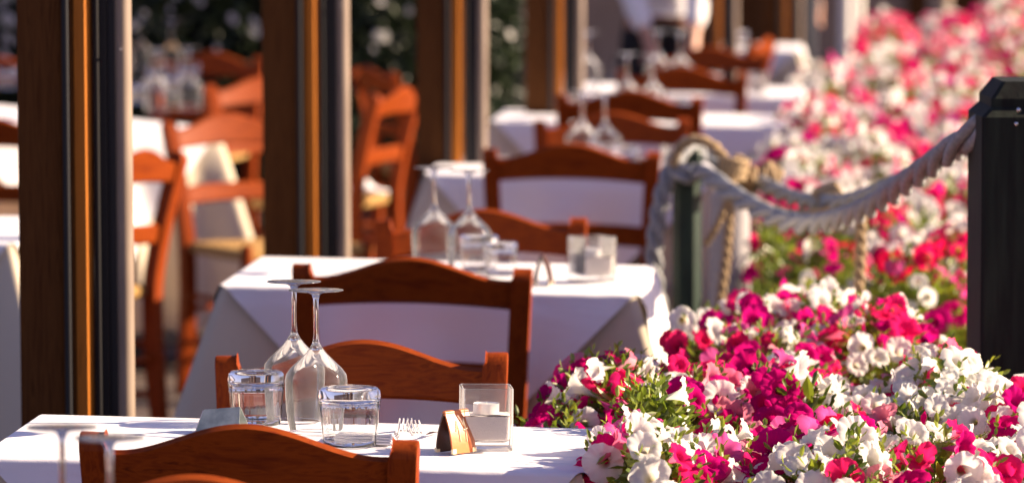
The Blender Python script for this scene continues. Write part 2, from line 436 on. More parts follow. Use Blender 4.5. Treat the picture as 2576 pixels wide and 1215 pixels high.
# ------------------------------------------------------------------ tables and cloths
TZ = .750
TABLES = []
def overlay_mesh(hw, hd, seed):
    mb = MB(); rnd = random.Random(seed); nx = 40; ny = 40; r_ = .010
    def topz(x, y):
        return .0022 * noise.noise(Vector((x * 4 + seed, y * 13, 0))) + .0016 * (1 - abs(noise.noise(Vector((x * 3, y * 9 + seed, 4))))) ** 6 + .0006 * sin(y * 60 + 3 * sin(x * 5 + seed)) * noise.noise(Vector((x * 3, y * 3, seed)))
    v = []; f = []
    for j in range(ny + 1):
        for i in range(nx + 1):
            x = -hw + 2 * hw * i / nx; y = -hd + 2 * hd * j / ny
            e = min((hw - abs(x)), (hd - abs(y)))
            v.append(Vector((x, y, topz(x, y) * min(1, e / .03))))
    for j in range(ny):
        for i in range(nx):
            a = j * (nx + 1) + i; f.append([a, a + 1, a + nx + 2, a + nx + 1])
    mb.add(v, f)
    for side in range(4):
        h_, o_ = (hw, hd) if side % 2 == 0 else (hd, hw)     # half length of the edge, distance of the edge
        ang = side * pi / 2
        Dp = h_ * rnd.uniform(.98, 1.08); sh = rnd.uniform(-.06, .06); p1, p2, p3 = (rnd.uniform(0, 6) for _ in range(3))
        rows = [0, .3, .6, .85, 1.0]
        ds = [r_ * pi / 2 * q for q in rows] + [r_ * pi / 2 + (Dp - r_ * pi / 2) * (q / 22) for q in range(1, 23)]
        v = []; f = []; nn = nx
        for d in ds:
            for i in range(nn + 1):
                s = -1 + 2 * i / nn
                k = max(0, 1 - d / Dp)
                u = s * h_ * k + sh * (d / Dp)
                if d <= r_ * pi / 2:
                    a = d / r_; out = r_ * sin(a); z = -r_ * (1 - cos(a))
                else:
                    h = d - r_ * pi / 2; z = -r_ - h
                    wv_ = (.5 + .5 * sin(u * 15 + p1 + 2 * sin(h * 6 + p2))) * .17 + .05 * sin(u * 33 + p3)
                    out = r_ + .006 + h * (.10 + wv_)
                v.append((u, o_ + out, z))
        for j in range(len(ds) - 1):
            for i in range(nn):
                a = j * (nn + 1) + i; f.append([a, a + 1, a + nn + 2, a + nn + 1])
        R = Matrix.Rotation(-ang, 3, 'Z')
        mb.add([R @ Vector(x) for x in v], f)
    me = mesh_of('tablecloth', mb.v, mb.f, M['cloth'])
    bm = bmesh.new(); bm.from_mesh(me); bmesh.ops.remove_doubles(bm, verts=bm.verts[:], dist=.0004)
    bmesh.ops.recalc_face_normals(bm, faces=bm.faces[:]); bm.to_mesh(me); bm.free()
    me.polygons.foreach_set('use_smooth', [True] * len(me.polygons))
    return me
def skirt_mesh(hw, hd, seed, zlow=.12):
    rnd = random.Random(seed); per = []; r_ = .02
    npe = 44
    for a in range(4):
        sx, sy = [(1, -1), (1, 1), (-1, 1), (-1, -1)][a]; nx_, ny_ = [(1, 1), (-1, 1), (-1, -1), (1, -1)][a]
        p = Vector((sx * hw, sy * hd)); q = Vector((nx_ * hw, ny_ * hd)); le = (q - p).length; dr = (q - p).normalized()
        nrm = Vector((dr.y, -dr.x))
        for j in range(npe):
            tt = j / npe; c = (tt * le, (1 - tt) * le)
            per.append((p + (q - p) * tt, nrm, min(c), tt, a, (p.normalized() if c[0] < c[1] else q.normalized())))
    ph = [rnd.uniform(0, 6) for _ in range(8)]
    v = []; f = []; n = len(per)
    hs = [-.001, 0, .004, .012] + [.012 + (TZ - zlow - .012) * k / 20 for k in range(1, 21)]
    for idx, h in enumerate(hs):
        for (p, nrm, dc, tt, a, cd) in per:
            if idx == 0: q = p * .9; v.append((q.x, q.y, 0)); continue
            cf = exp(-(dc / .07) ** 2)
            d2 = (nrm * (1 - cf) + cd * cf * 1.3)
            out = .003 + (h ** .95) * (.05 + .26 * cf + .05 * sin(tt * 22 + ph[a] + 2 * sin(tt * 5 + ph[a + 4])) * (1 - cf) + .03 * sin(tt * 41 + ph[a + 2]) * (1 - cf))
            v.append((p.x + d2.x * out, p.y + d2.y * out, -h))
    for j in range(len(hs) - 1):
        for k in range(n): f.append([j * n + k, j * n + (k + 1) % n, (j + 1) * n + (k + 1) % n, (j + 1) * n + k])
    f.append(list(range(n)))
    return mesh_of('undercloth', v, f, M['under'])
def table(xc, y0, w, dp, yaw, lab, seed, group='white draped terrace tables', roll=.018):
    """xc world X of the middle of the near edge, y0 its distance."""
    R = Matrix.Rotation(yaw, 3, 'Z'); c = Vector((xc, y0, 0)) + R @ Vector((0, dp / 2, 0))
    root = empty('cafe_table', (c.x, c.y, 0), (0, roll, yaw)); tag(root, 'wooden table under the ' + lab, 'table', group)
    mb = MB(); mb.box((0, 0, TZ - .016), (w - .006, dp - .006, .028), bev=.004); mb.build('tabletop', M['timber'], root)
    for sx in (-1, 1):
        for sy in (-1, 1):
            mb = MB(); mb.box((sx * (w / 2 - .07), sy * (dp / 2 - .07), (TZ - .03) / 2), (.05, .05, TZ - .032), bev=.004); mb.build('leg', M['timber'], root)
    hw, hd = w / 2, dp / 2
    T = Matrix.Translation(c) @ Euler((0, roll, yaw)).to_matrix().to_4x4()
    u = link('undercloth', skirt_mesh(hw, hd, seed)); u.matrix_world = T @ Matrix.Translation((0, 0, TZ + .001))
    tag(u, 'cream undercloth below the ' + lab, 'tablecloth', 'cream undercloths')
    o = link('tablecloth', overlay_mesh(hw + .004, hd + .004, seed)); o.matrix_world = T @ Matrix.Translation((0, 0, TZ + .004))
    tag(o, lab, 'tablecloth', 'white top cloths laid with their corners hanging')
    TABLES.append((c, T, hw, hd))
    return T
YAW = D(-4)
def tbl(pl, pr, Yn, dp, lab, seed, **k):
    xl = X_of(pl, Yn, TZ); xr = X_of(pr, Yn, TZ)
    return table((xl + xr) / 2, Yn, xr - xl, dp, YAW, lab, seed, **k)
ax0 = X_of(672, 6.98, TZ)
tbl(185, 1290 + 90, 5.05, .72, 'white cloth nearest us, mostly below the bottom edge', 3)
T1 = tbl(-72, 1432, 7.0, .53, 'white cloth carrying the numbered leather stand and forks', 5)
T2 = tbl(542, 1580, 9.86, .70, 'white cloth with lilac flap under the second glasses', 8)
T3 = tbl(1060, 1790, 13.42, .76, 'white cloth behind the chair left of the roped post', 12)
T4 = tbl(1228, 1968, 16.12, .70, 'wide white cloth under the fourth set of glasses', 15)
T5 = tbl(1335, 2002, 18.1, .80, 'white cloth of the fifth table beside the flower bed', 19)
T6 = tbl(1560, 2000, 22.5, .80, 'small far white cloth in front of the waiter', 23)
tl = table(X_of(225, 15.6, TZ), 15.6, .90, 2.2, D(30), 'long sunlit white cloth behind the orange chair', 27, 'draped inner tables', 0)
tl0 = table(X_of(-318, 11.1, TZ), 11.1, .62, .8, D(-4), 'white cloth whose rounded corner shows at the left edge', 31, 'draped inner tables', 0)

def on_table(px, py):
    """world point on the table plane seen at that pixel (tables lean slightly to the right)"""
    Y = Y_at(py, TZ + .006); return P(px, Y, TZ + .006)
def surf_z(T, p):
    q = T.inverted() @ Vector((p.x, p.y, TZ)); return (T @ Vector((q.x, q.y, TZ + .0065))).z

# ------------------------------------------------------------------ glassware
def wine_glass_mesh():
    mb = MB(); H = .213
    # upside-down: rim at z=0, foot on top
    bowl = [(.0390, 0), (.0420, .014), (.0448, .035), (.0462, .060), (.0464, .078), (.0450, .087), (.0385, .096), (.0270, .107), (.0160, .118), (.0090, .127), (.0056, .134)]
    mb.lathe(bowl, 48, 0)
    inner = [(r - .0011, z) for r, z in bowl[:-2]]
    mb.lathe([(.0392, .0012), (.0390, 0), (.0384, .0), (.0384, .0012)], 48, 1)
    stem = [(.0001, .1225), (.010, .1245), (.0068, .130), (.0045, .138), (.0037, .150), (.0036, .175), (.0040, .198), (.0065, .206), (.014, .2095), (.028, .2108), (.0405, .2118), (.041, .2124), (.0405, .213), (.02, .2132), (.0001, .2132)]
    mb.lathe(stem, 48, 1, mis=[0 if min(stem[k][1], stem[k + 1][1]) > .2094 else 1 for k in range(len(stem) - 1)])
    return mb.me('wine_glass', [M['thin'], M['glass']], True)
def tumbler_mesh(n_=14):
    mb = MB(); n = 84
    # upside-down tumbler: rim down, thick base on top; faceted inner wall
    outer = [(.0365, 0), (.0378, .01), (.0398, .03), (.0415, .05), (.0428, .062), (.0430, .068), (.0418, .0755), (.038, .0795), (.030, .0803), (.015, .0795), (.0001, .079)]
    inner = [(.0365, 0), (.0356, .0002), (.0370, .01), (.0388, .03), (.0402, .048), (.0404, .056), (.0375, .0625), (.02, .0645), (.0001, .0648)]
    def ring(r, z, fac):
        return [Vector((r * (1 + fac * (abs(cos(n_ * a / 2)) - .5)) * cos(a), r * (1 + fac * (abs(cos(n_ * a / 2)) - .5)) * sin(a), z)) for a in [2 * pi * k / n for k in range(n)]]
    ro = [ring(r, z, 0) for r, z in outer]; ri = [ring(r, z, .012 if .005 < z < .059 and r > .03 else 0) for r, z in inner]
    mb.rings(ro[::-1] + ri[1:], 0, False)
    return mb.me('tumbler', [M['glass']], True)
WG = wine_glass_mesh(); TB = tumbler_mesh()
def glassy(kind, T, px, py, label, group, s=1.0, rot=None):
    p = on_table(px, py); z = surf_z(T, p)
    o = link('wine_glass' if kind == 'w' else 'tumbler', WG if kind == 'w' else TB, None, (p.x, p.y, z + .001), (0, .0, random.uniform(0, 3)))
    o.scale = (s, s, s)
    return tag(o, label, 'wine glass' if kind == 'w' else 'tumbler', group)
G1 = 'upturned wine glasses'; G2 = 'upturned water tumblers'
def foot_glass(T, px, pyf, Yf, label, s=1.0):
    """an upturned wine glass whose foot is seen at px, pyf"""
    z = surf_z(T, P(px, Yf, TZ)) if T is not None else TZ + .006
    o = link('wine_glass', WG, None, (X_of(px, Yf, .9), Yf, z + .001), (0, 0, random.uniform(0, 3))); o.scale = (s, s, s)
    return tag(o, label, 'wine glass', G1)
def fy(pyf): return Y_at(pyf, TZ + .007 + .213)
T0 = None
foot_glass(T0, 157, 1073, fy(1073) , 'blurred upturned wine glass at the bottom left corner', 1.0)
foot_glass(T0, 277, 1090, fy(1090), 'blurred upturned wine glass before the nearest chair post', .98)
foot_glass(T1, 740, 727, 7.50, 'upturned wine glass with the higher foot on the focused table')
foot_glass(T1, 795, 740, 7.36, 'upturned wine glass overlapping its twin in front of the brown crest rail')
glassy('t', T1, 645, 1070, 'upturned tumbler half hidden left of the focused wine glasses', G2)
glassy('t', T1, 880, 1118, 'upturned faceted tumbler right of the focused wine glasses', G2, 1.06)
foot_glass(T2, 1092, 408, 10.30, 'left upturned wine glass on the second table', 1.0)
foot_glass(T2, 1180, 413, 10.22, 'right upturned wine glass on the second table', 1.0)
glassy('t', T2, 1205, 682, 'left one of two tumblers before the second table glasses', G2, .95)
glassy('t', T2, 1258, 690, 'right one of two tumblers before the second table glasses', G2, .85)
foot_glass(T3, 1465, 213, 13.75, 'left upturned wine glass on the third table', 1.0)
foot_glass(T3, 1522, 220, 13.66, 'right upturned wine glass on the third table', 1.0)
glassy('t', T3, 1535, 427, 'left tumbler on the third table', G2, .9)
glassy('t', T3, 1575, 432, 'right tumbler on the third table', G2, .9)
foot_glass(T4, 1578, 100, 16.35, 'left blurred wine glass on the fourth table', 1.0)
foot_glass(T4, 1642, 108, 16.25, 'right blurred wine glass on the fourth table', 1.0)
glassy('t', T4, 1708, 300, 'blurred tumbler on the fourth table', G2, .9)
glassy('t', T4, 1450, 300, 'blurred tumbler behind the third table glasses', G2, .9)
foot_glass(T5, 1712, 30, 18.45, 'blurred wine glass on the fifth table before the waiter', 1.0)
glassy('t', T5, 1790, 232, 'blurred tumbler on the fifth table', G2, .9)
for k, (px, py, lb) in enumerate(((352, 48, 'left'), (432, 52, 'right'))):
    foot_glass(tl, px, py, fy(py), lb + ' blurred wine glass on the long inner table')
for k, (px, py, lb) in enumerate(((395, 225, 'nearer'), (475, 215, 'farther'))):
    glassy('t', tl, px, py, lb + ' blurred tumbler on the long inner table', G2)
glassy('t', tl, 345, 262, 'blurred tumbler beside the beige pipe on the long inner table', G2)

glassy('t', T5, 1660, 236, 'blurred tumbler left on the fifth table', G2, .9)
foot_glass(T5, 1655, 36, 18.55, 'leftmost blurred wine glass on the fifth table')
foot_glass(T5, 1480, 40, 18.3, 'wine glass at the left end of the fifth table')
glassy('t', T5, 1395, 240, 'tumbler at the left end of the fifth table', G2, .9)
foot_glass(T6, 1715, 0, 22.8, 'farthest wine glass, in front of the waiter')
glassy('t', T6, 1860, 118, 'farthest tumbler beside the fifth timber post', G2, .9)
foot_glass(tl, 395, 40, 16.8, 'blurred wine glass between two others on the long inner table')
foot_glass(tl, 475, 55, 16.9, 'rightmost blurred wine glass on the long inner table')
glassy('t', tl, 430, 238, 'blurred tumbler in the middle of the long inner table', G2)
glassy('t', tl, 20, 225, 'blurred tumbler left of the nearest timber post', G2)
# square candle glass
def candle_glass(T, px, py, yaw, label, s=1.0):
    p = on_table(px, py); z = surf_z(T, p)
    root = empty('candle_holder', (p.x, p.y, z + .0005), (0, .01, yaw)); root.scale = (s, s, s)
    tag(root, label, 'candle holder', 'square glass candle holders')
    hw, H, th, bt = .0375, .092, .0035, .013
    def sq(h, z, r_):
        pts = []
        for a, (cx, cy) in enumerate(((1, 1), (-1, 1), (-1, -1), (1, -1))):
            for j in range(5):
                an = a * pi / 2 + j * pi / 8
                pts.append(Vector((cx * (h - r_) + r_ * cos(an), cy * (h - r_) + r_ * sin(an), z)))
        return pts
    mb = MB()
    rs = [sq(hw - .003, 0, .005), sq(hw, .002, .006), sq(hw, H * .5, .006), sq(hw, H - .001, .006), sq(hw - th / 2, H, .005), sq(hw - th, H - .001, .004), sq(hw - th, bt + .004, .006), sq(hw - th - .006, bt, .006)]
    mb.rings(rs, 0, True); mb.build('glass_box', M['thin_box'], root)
    mb = MB(); hs = hw - th - .0006
    rs = [sq(hs - .006, bt + .0006, .006), sq(hs - .001, bt + .005, .006), sq(hs, bt + .012, .006)]
    n = 12
    mb.rings(rs + [sq(hs, .051, .005)], 0, True)
    top = []; tf = []
    for j in range(n + 1):
        for i in range(n + 1):
            x = -hs + 2 * hs * i / n; y = -hs + 2 * hs * j / n
            top.append((x * .99, y * .99, .0512 + .004 * noise.noise(Vector((x * 40, y * 40, 3)))))
    for j in range(n):
        for i in range(n): a = j * (n + 1) + i; tf.append([a, a + 1, a + n + 2, a + n + 1])
    mb.add(top, tf); mb.build('sand', M['sand'], root)
    mb = MB(); mb.lathe([(.0001, .052), (.0185, .052), (.0190, .053), (.0190, .067), (.0192, .0675), (.0186, .0675), (.0182, .066), (.0001, .0655)], 32)
    o = mb.build('tealight', [M['tin']], root)
    mb = MB(); mb.lathe([(.0181, .0655), (.0178, .0662), (.006, .0658), (.0001, .0664)], 32); mb.tube([(0, 0, .066), (.0006, 0, .0705)], .0006, 6); mb.build('wax', M['wax'], o)
    return root
candle_glass(T1, 1222, 1122, D(4), 'sharp square candle glass beside the numbered leather stand')
candle_glass(T2, 1488, 702, D(32), 'turned square candle glass right of the second table number stand', 1.0)
candle_glass(T5, 1905, 236, 0, 'blurred white candle glass near the end of the fifth table', .9)
candle_glass(T3, 1700, 440, D(20), 'blurred candle glass behind the roped post', .9)

# table number stand (folded leather)
def number_stand(T, px, py, yaw, label, digits=True, mt='leather', sc=1.0):
    p = on_table(px, py); z = surf_z(T, p)
    root = empty('number_stand', (p.x, p.y, z + .0003), (0, 0, yaw)); root.scale = (sc, sc, sc)
    tag(root, label, 'table number', 'folded leather number stands')
    H, hb, wd, th = .058, .0150, .047, .0028
    ang = math.atan2(hb, H); ll = sqrt(H * H + hb * hb)
    # side A faces local -Y : panel
    for s, nm, mm in ((-1, 'front_panel', mt), (1, 'back_panel', 'leather_dark')):
        mb = MB(); n = 8; rings = []
        for k in range(n + 1):
            q = k / n
            y = s * (hb * (1 - q) + .0015) + s * .003 * sin(pi * q); zc = H * q
            ring = [Vector((-wd / 2, y - th / 2, zc)), Vector((wd / 2, y - th / 2, zc)), Vector((wd / 2, y + th / 2, zc)), Vector((-wd / 2, y + th / 2, zc))]
            rings.append(ring)
        mb.rings(rings)
        if s == -1:                               # rolled top joins the two panels
            mb.tube([(-wd / 2, 0, H), (wd / 2, 0, H)], .0036, 12)
        pa = mb.build(nm, M[mm], root)
        for e in (-1, 1):
            c = MB(); c.box((e * (wd / 2 - .003), s * (hb + .0018), .0035), (.0075, th + .0016, .007), bev=.0005); c.build('brass_corner', M['gold'], pa)
    if digits:
        # gold handwriting on the front panel
        def onp(x, q): return Vector((x, -(hb * (1 - q) + .0015) - .003 * sin(pi * q) - th / 2 - .0004, H * q))
        mb = MB()
        one = [(-.0115, .55), (-.007, .80), (-.0062, .62), (-.0055, .30)]
        sev = [(.0015, .82), (.005, .68), (.008, .86), (.0078, .55), (.0072, .28)]
        bar = [(.0045, .57), (.0115, .60)]
        for st in (one, sev, bar):
            pts = []
            for a, b in zip(st, st[1:]):
                for k in range(5): pts.append(onp(a[0] + (b[0] - a[0]) * k / 5, a[1] + (b[1] - a[1]) * k / 5))
            pts.append(onp(*st[-1])); mb.tube(pts, .0010, 6)
        mb.build('handwritten_number', M['gold'], root)
    return root
number_stand(T1, 1146, 1130, D(46), 'tan leather stand with gold 17 leaning beside the sharp candle glass')
number_stand(T2, 1366, 712, D(80), 'dark leather stand on the second table left of its candle glass', False, 'leather_dark', 1.0)

# folded card
p = on_table(560, 1090)
root = empty('tent_card', (p.x, p.y, surf_z(T1, p)), (0, 0, D(-18))); tag(root, 'grey printed paper tent card behind the nearest crest rail', 'card')
mb = MB(); mb.add([(-.035, -.022, 0), (.036, -.026, 0), (.028, 0, .038), (-.030, 0, .032)], [[0, 1, 2, 3]]); o_ = mb.build('front_leaf', M['card'], root, smooth=False, fixn=False)
md = o_.modifiers.new('t', 'SOLIDIFY'); md.thickness = .0006
mb = MB(); mb.add([(-.035, .022, 0), (.036, .024, 0), (.028, .0006, .038), (-.030, .0006, .032)], [[0, 1, 2, 3]]); o_ = mb.build('back_leaf', M['card'], root, smooth=False, fixn=False)
md = o_.modifiers.new('t', 'SOLIDIFY'); md.thickness = .0006
mb = MB(); mb.add([(-.036, -.020, 0.001), (-.036, .020, .001), (-.031, 0, .031)], [[0, 1, 2]]); o_ = mb.build('end_flap', M['card_in'], root, smooth=False, fixn=False)
md = o_.modifiers.new('t', 'SOLIDIFY'); md.thickness = .0005

# napkin and forks
def napkin(T, px, py, w, d, h, yaw, label):
    p = on_table(px, py); mb = MB()
    for k in range(4): mb.box((0, .0006 * k, h * (k + .5) / 4), (w - .001 * k, d, h / 4 * .86), bev=h / 12)
    o = mb.build('napkin', M['paper'], None, loc=(p.x, p.y, surf_z(T, p)), rot=(0, .01, yaw)); return tag(o, label, 'napkin', 'folded white napkins')
napkin(T1, 925, 1106, .085, .10, .016, D(-6), 'thick folded white napkin behind the focused tumbler')
napkin(T2, 1000, 738 - 20, .07, .1, .01, D(5), 'folded napkin on the second table seen through the chair back')
def fork(T, px, py, yaw, label, tilt):
    p = on_table(px, py); mb = MB()
    # local: tines point to -Y, and curve upward; handle runs to +Y
    def prof(y): return .012 + .024 * max(0, (-y) / .05) ** 1.3 if y < 0 else .010 - .006 * min(1, y / .1)
    for k in range(4):
        x = (k - 1.5) * .0058
        pts = [(x, -.005 - .045 * q, prof(-.005 - .045 * q)) for q in [j / 6 for j in range(7)]]
        mb.tube(pts, [.0019, .0019, .0019, .0018, .0016, .0013, .0008], 8)
    rings = []
    for y, w_ in ((-.008, .0105), (0, .0112), (.010, .010), (.020, .006), (.03, .003), (.06, .0026), (.10, .004), (.13, .006), (.14, .004)):
        z = prof(y) if y < 0 else max(.004, .010 - .004 * min(1, y / .06))
        rings.append([Vector((-w_, y, z - .0009)), Vector((w_, y, z - .0009)), Vector((w_, y, z + .0009)), Vector((-w_, y, z + .0009))])
    mb.rings(rings)
    o = mb.build('fork', M['steel'], None, loc=(p.x, p.y, surf_z(T, p) + .001), rot=(tilt, 0, yaw)); return tag(o, label, 'fork', 'steel forks lying side by side')
fork(T1, 1017, 1104, D(4), 'left steel fork beside the folded napkin', D(-3))
fork(T1, 1053, 1108, D(-9), 'right steel fork nearest the leather number stand', D(-3))

# ------------------------------------------------------------------ awning posts with timber, batten, rail, pipe
def awning_post(px_right, Y, label, lean=.0, s=1.0, pipe_bottom=0):
    """px_right: right edge of the beige pipe at mid height"""
    x = X_of(px_right, Y, 1.0)
    root = empty('awning_post', (x, Y, 0), (0, lean, 0)); tag(root, label, 'post', 'timber awning posts along the terrace')
    H = 3.0
    mb = MB(); mb.box((-.148, .06, H / 2), (.098, .12, H), bev=.004); mb.build('timber', M['timber'], root)
    mb = MB(); mb.tube([(-.112, -.009, 0), (-.112, -.009, H)], .0065, 14); mb.build('drain_pipe', M['grey_pipe'], root)
    mb = MB(); mb.prism([(-.098, -.004), (-.079, -.008), (-.070, .003), (-.068, .09), (-.098, .09)], 0, H, axis='z'); mb.build('batten', M['batten'], root, smooth=False)
    mb = MB(); mb.box((-.054, .03, H / 2), (.024, .05, H), bev=.003); mb.tube([(-.060, .003, 0), (-.060, .003, H)], .005, 10); mb.build('side_rail', M['black_metal'], root)
    mb = MB(); mb.box((-.036, .045, H / 2), (.016, .06, H), bev=.002); mb.build('inner_rail', M['grey_pipe'], root)
    mb = MB()
    rings = [[Vector((-.0165 + .0165 * cos(a), .03 + .021 * sin(a), z)) for a in [2 * pi * k / 20 for k in range(20)]] for z in (.0, .5, 1, 1.5, 2.2, H)]
    mb.rings(rings); pp = mb.build('curtain_pole', M['beige'], root)
    mb = MB(); mb.tube([(-.017, .004, 1.28), (-.017, .011, 1.28)], .003, 8); mb.build('screw', M['steel'], pp)
    return root
lbl = ['nearest timber awning post at the left, with sharp beige pole', 'second timber awning post from the left, with beige pole beside it',
       'third timber awning post, behind the second set of glasses', 'fourth timber awning post, left of the white shirted waiter',
       'fifth timber awning post, right of the white shirted waiter', 'sixth timber awning post, beside the dark trousered person']
for k, (px, Y) in enumerate(((338, 8.6), (884, 11.23), (1226, 13.86), (1470, 16.6), (1858, 20.6), (2020, 24.0))):
    awning_post(px, Y, lbl[k], lean=-.004 if k < 2 else 0)

# dark timber screen between third and fourth posts, stopping hedge view
# ------------------------------------------------------------------ hedge
def leaf_cloud(n, boxf, size, rnd, up=.3):
    v = []; f = []
    for _ in range(n):
        c = boxf(rnd); a = Vector((rnd.gauss(0, 1), rnd.gauss(0, 1), rnd.gauss(0, 1) + up)).normalized()
        b = a.cross(Vector((rnd.gauss(0, 1), rnd.gauss(0, 1), rnd.gauss(0, 1)))).normalized(); nrm = a.cross(b)
        l = size * rnd.uniform(.6, 1.3); w_ = l * rnd.uniform(.32, .48)
        k = len(v)
        v += [c, c + a * l * .45 + b * w_ * .5 + nrm * l * .05, c + a * l, c + a * l * .45 - b * w_ * .5 + nrm * l * .05, c + a * l * .5 - nrm * l * .04]
        f += [[k, k + 1, k + 4], [k + 1, k + 2, k + 4], [k + 2, k + 3, k + 4], [k + 3, k, k + 4]]
    return v, f
rnd = random.Random(5)
def hedge(x0, x1, y0, y1, h, n, label, nb):
    root = empty('hedge', ((x0 + x1) / 2, (y0 + y1) / 2, 0)); tag(root, label, 'hedge')
    cx, cy = (x0 + x1) / 2, (y0 + y1) / 2
    def bf(r):
        x = r.uniform(x0, x1) - cx; z = r.uniform(.02, h)
        d = (r.random() ** 2) * (y1 - y0)
        return Vector((x, y0 + d - cy + .10 * noise.noise(Vector((x * 3, z * 3, 0))), z))
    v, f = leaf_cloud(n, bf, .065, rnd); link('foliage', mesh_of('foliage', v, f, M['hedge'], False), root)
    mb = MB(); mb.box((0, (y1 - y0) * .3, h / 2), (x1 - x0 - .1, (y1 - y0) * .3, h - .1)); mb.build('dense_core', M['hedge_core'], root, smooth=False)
    for k in range(nb):  # pale blooms added to stand in for bright glints among the leaves
        b = link('glint_bloom', BLOOM['white'][k % 4], root); s = rnd.uniform(.4, .85)
        x = -2.2 + (x1 + 2.2) * rnd.random() ** 2 - cx; z = rnd.uniform(.72, 1.2)
        b.location = (x, y0 - cy - .05, z); b.scale = (s, s, s)
        dn = Vector((1, rnd.uniform(-.9, -.3), rnd.uniform(.1, .7))); b.rotation_euler = dn.to_track_quat('Z', 'Y').to_euler()
    return root
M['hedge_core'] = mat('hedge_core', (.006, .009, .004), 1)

# ------------------------------------------------------------------ petunia blooms
def bloom_mesh(variant, colour):
    rnd = random.Random(variant * 7 + 1); n = 60
    prof = [(.0016, -.056), (.0030, -.045), (.0045, -.033), (.0065, -.021), (.0095, -.0105), (.0135, -.0025), (.0200, .0014), (.0262, .0024), (.0305, .0018), (.0335, .0002)]
    amp = rnd.uniform(.4, .8); curl = rnd.uniform(-.3, 1.0); p1, p2 = rnd.uniform(0, 6), rnd.uniform(0, 6)
    cup = [0, -.1, .12, .3, .0, .6][variant]; fold = [0, .3, 0, .5, .7, .1][variant]; droop = rnd.uniform(.5, 1.2)
    v = []; f = []
    for i, (r, z) in enumerate(prof):
        e = max(0, (r - .010) / .0235)
        for k in range(n):
            a = 2 * pi * k / n
            lobe = abs(cos(2.5 * a)) ** .5
            crease = (1 - abs(cos(2.5 * a))) ** 3
            rr = r * (1 + e * e * (.10 * lobe - .05)) * (1 - cup * .10 * e)
            rr *= 1 + .05 * e * e * noise.noise(Vector((cos(a) * 5, sin(a) * 5, variant * 3.1 + p1)))
            zz = z + e ** 2.2 * amp * (.0032 * sin(8 * a + p1) + .0026 * sin(13 * a + p2) + .0016 * sin(23 * a + p1)) - e * .0022 * crease - e * e * .006 * curl * lobe
            zz += cup * e * .011 + .006 * droop * e * e * cos(a + p2) - fold * .010 * e * (sin(a) ** 2)
            zz += .0008 * e * sin(30 * a)
            v.append((rr * cos(a), rr * sin(a) * (1 - .16 * fold * e), zz))
    for i in range(len(prof) - 1):
        for k in range(n): f.append([i * n + k, (i + 1) * n + k, (i + 1) * n + (k + 1) % n, i * n + (k + 1) % n])
    fm = [0] * len(f)
    for k in range(5):
        a = 2 * pi * k / 5; q = len(v)
        v += [(.001 * cos(a), .001 * sin(a), -.060), (.0075 * cos(a - .35), .0075 * sin(a - .35), -.046), (.013 * cos(a), .013 * sin(a), -.032), (.0075 * cos(a + .35), .0075 * sin(a + .35), -.046)]
        f.append([q, q + 1, q + 2, q + 3]); fm.append(1)
    return mesh_of('bloom_' + colour, v, f, [PET[colour], M['leaf']], True, fm)
NV = 6
BLOOM = {c: [bloom_mesh(k, c) for k in range(NV)] for c in PET}
def bloom_low(c, pos, nrm, size, rnd, V, Fc, FM, mats):
    q = nrm.to_track_quat('Z', 'Y') @ Quaternion((0, 0, 1), rnd.uniform(0, 6.28))
    n = 10; b = len(V)
    ph = rnd.uniform(0, 6)
    for (r, z) in ((.004, -.02), (.018, .0), (.032, .002)):
        for k in range(n):
            a = 2 * pi * k / n; rr = r * (1 + (.12 if k % 2 else -.06) * (r > .02)); zz = z + (.005 * sin(3 * a + ph) if r > .02 else 0)
            V.append(pos + q @ Vector((rr * cos(a), rr * sin(a), zz)) * size)
    for i in range(2):
        for k in range(n): Fc.append([b + i * n + k, b + (i + 1) * n + k, b + (i + 1) * n + (k + 1) % n, b + i * n + (k + 1) % n]); FM.append(mats.index(c))
    Fc.append([b + k for k in range(n)]); FM.append(mats.index(c))

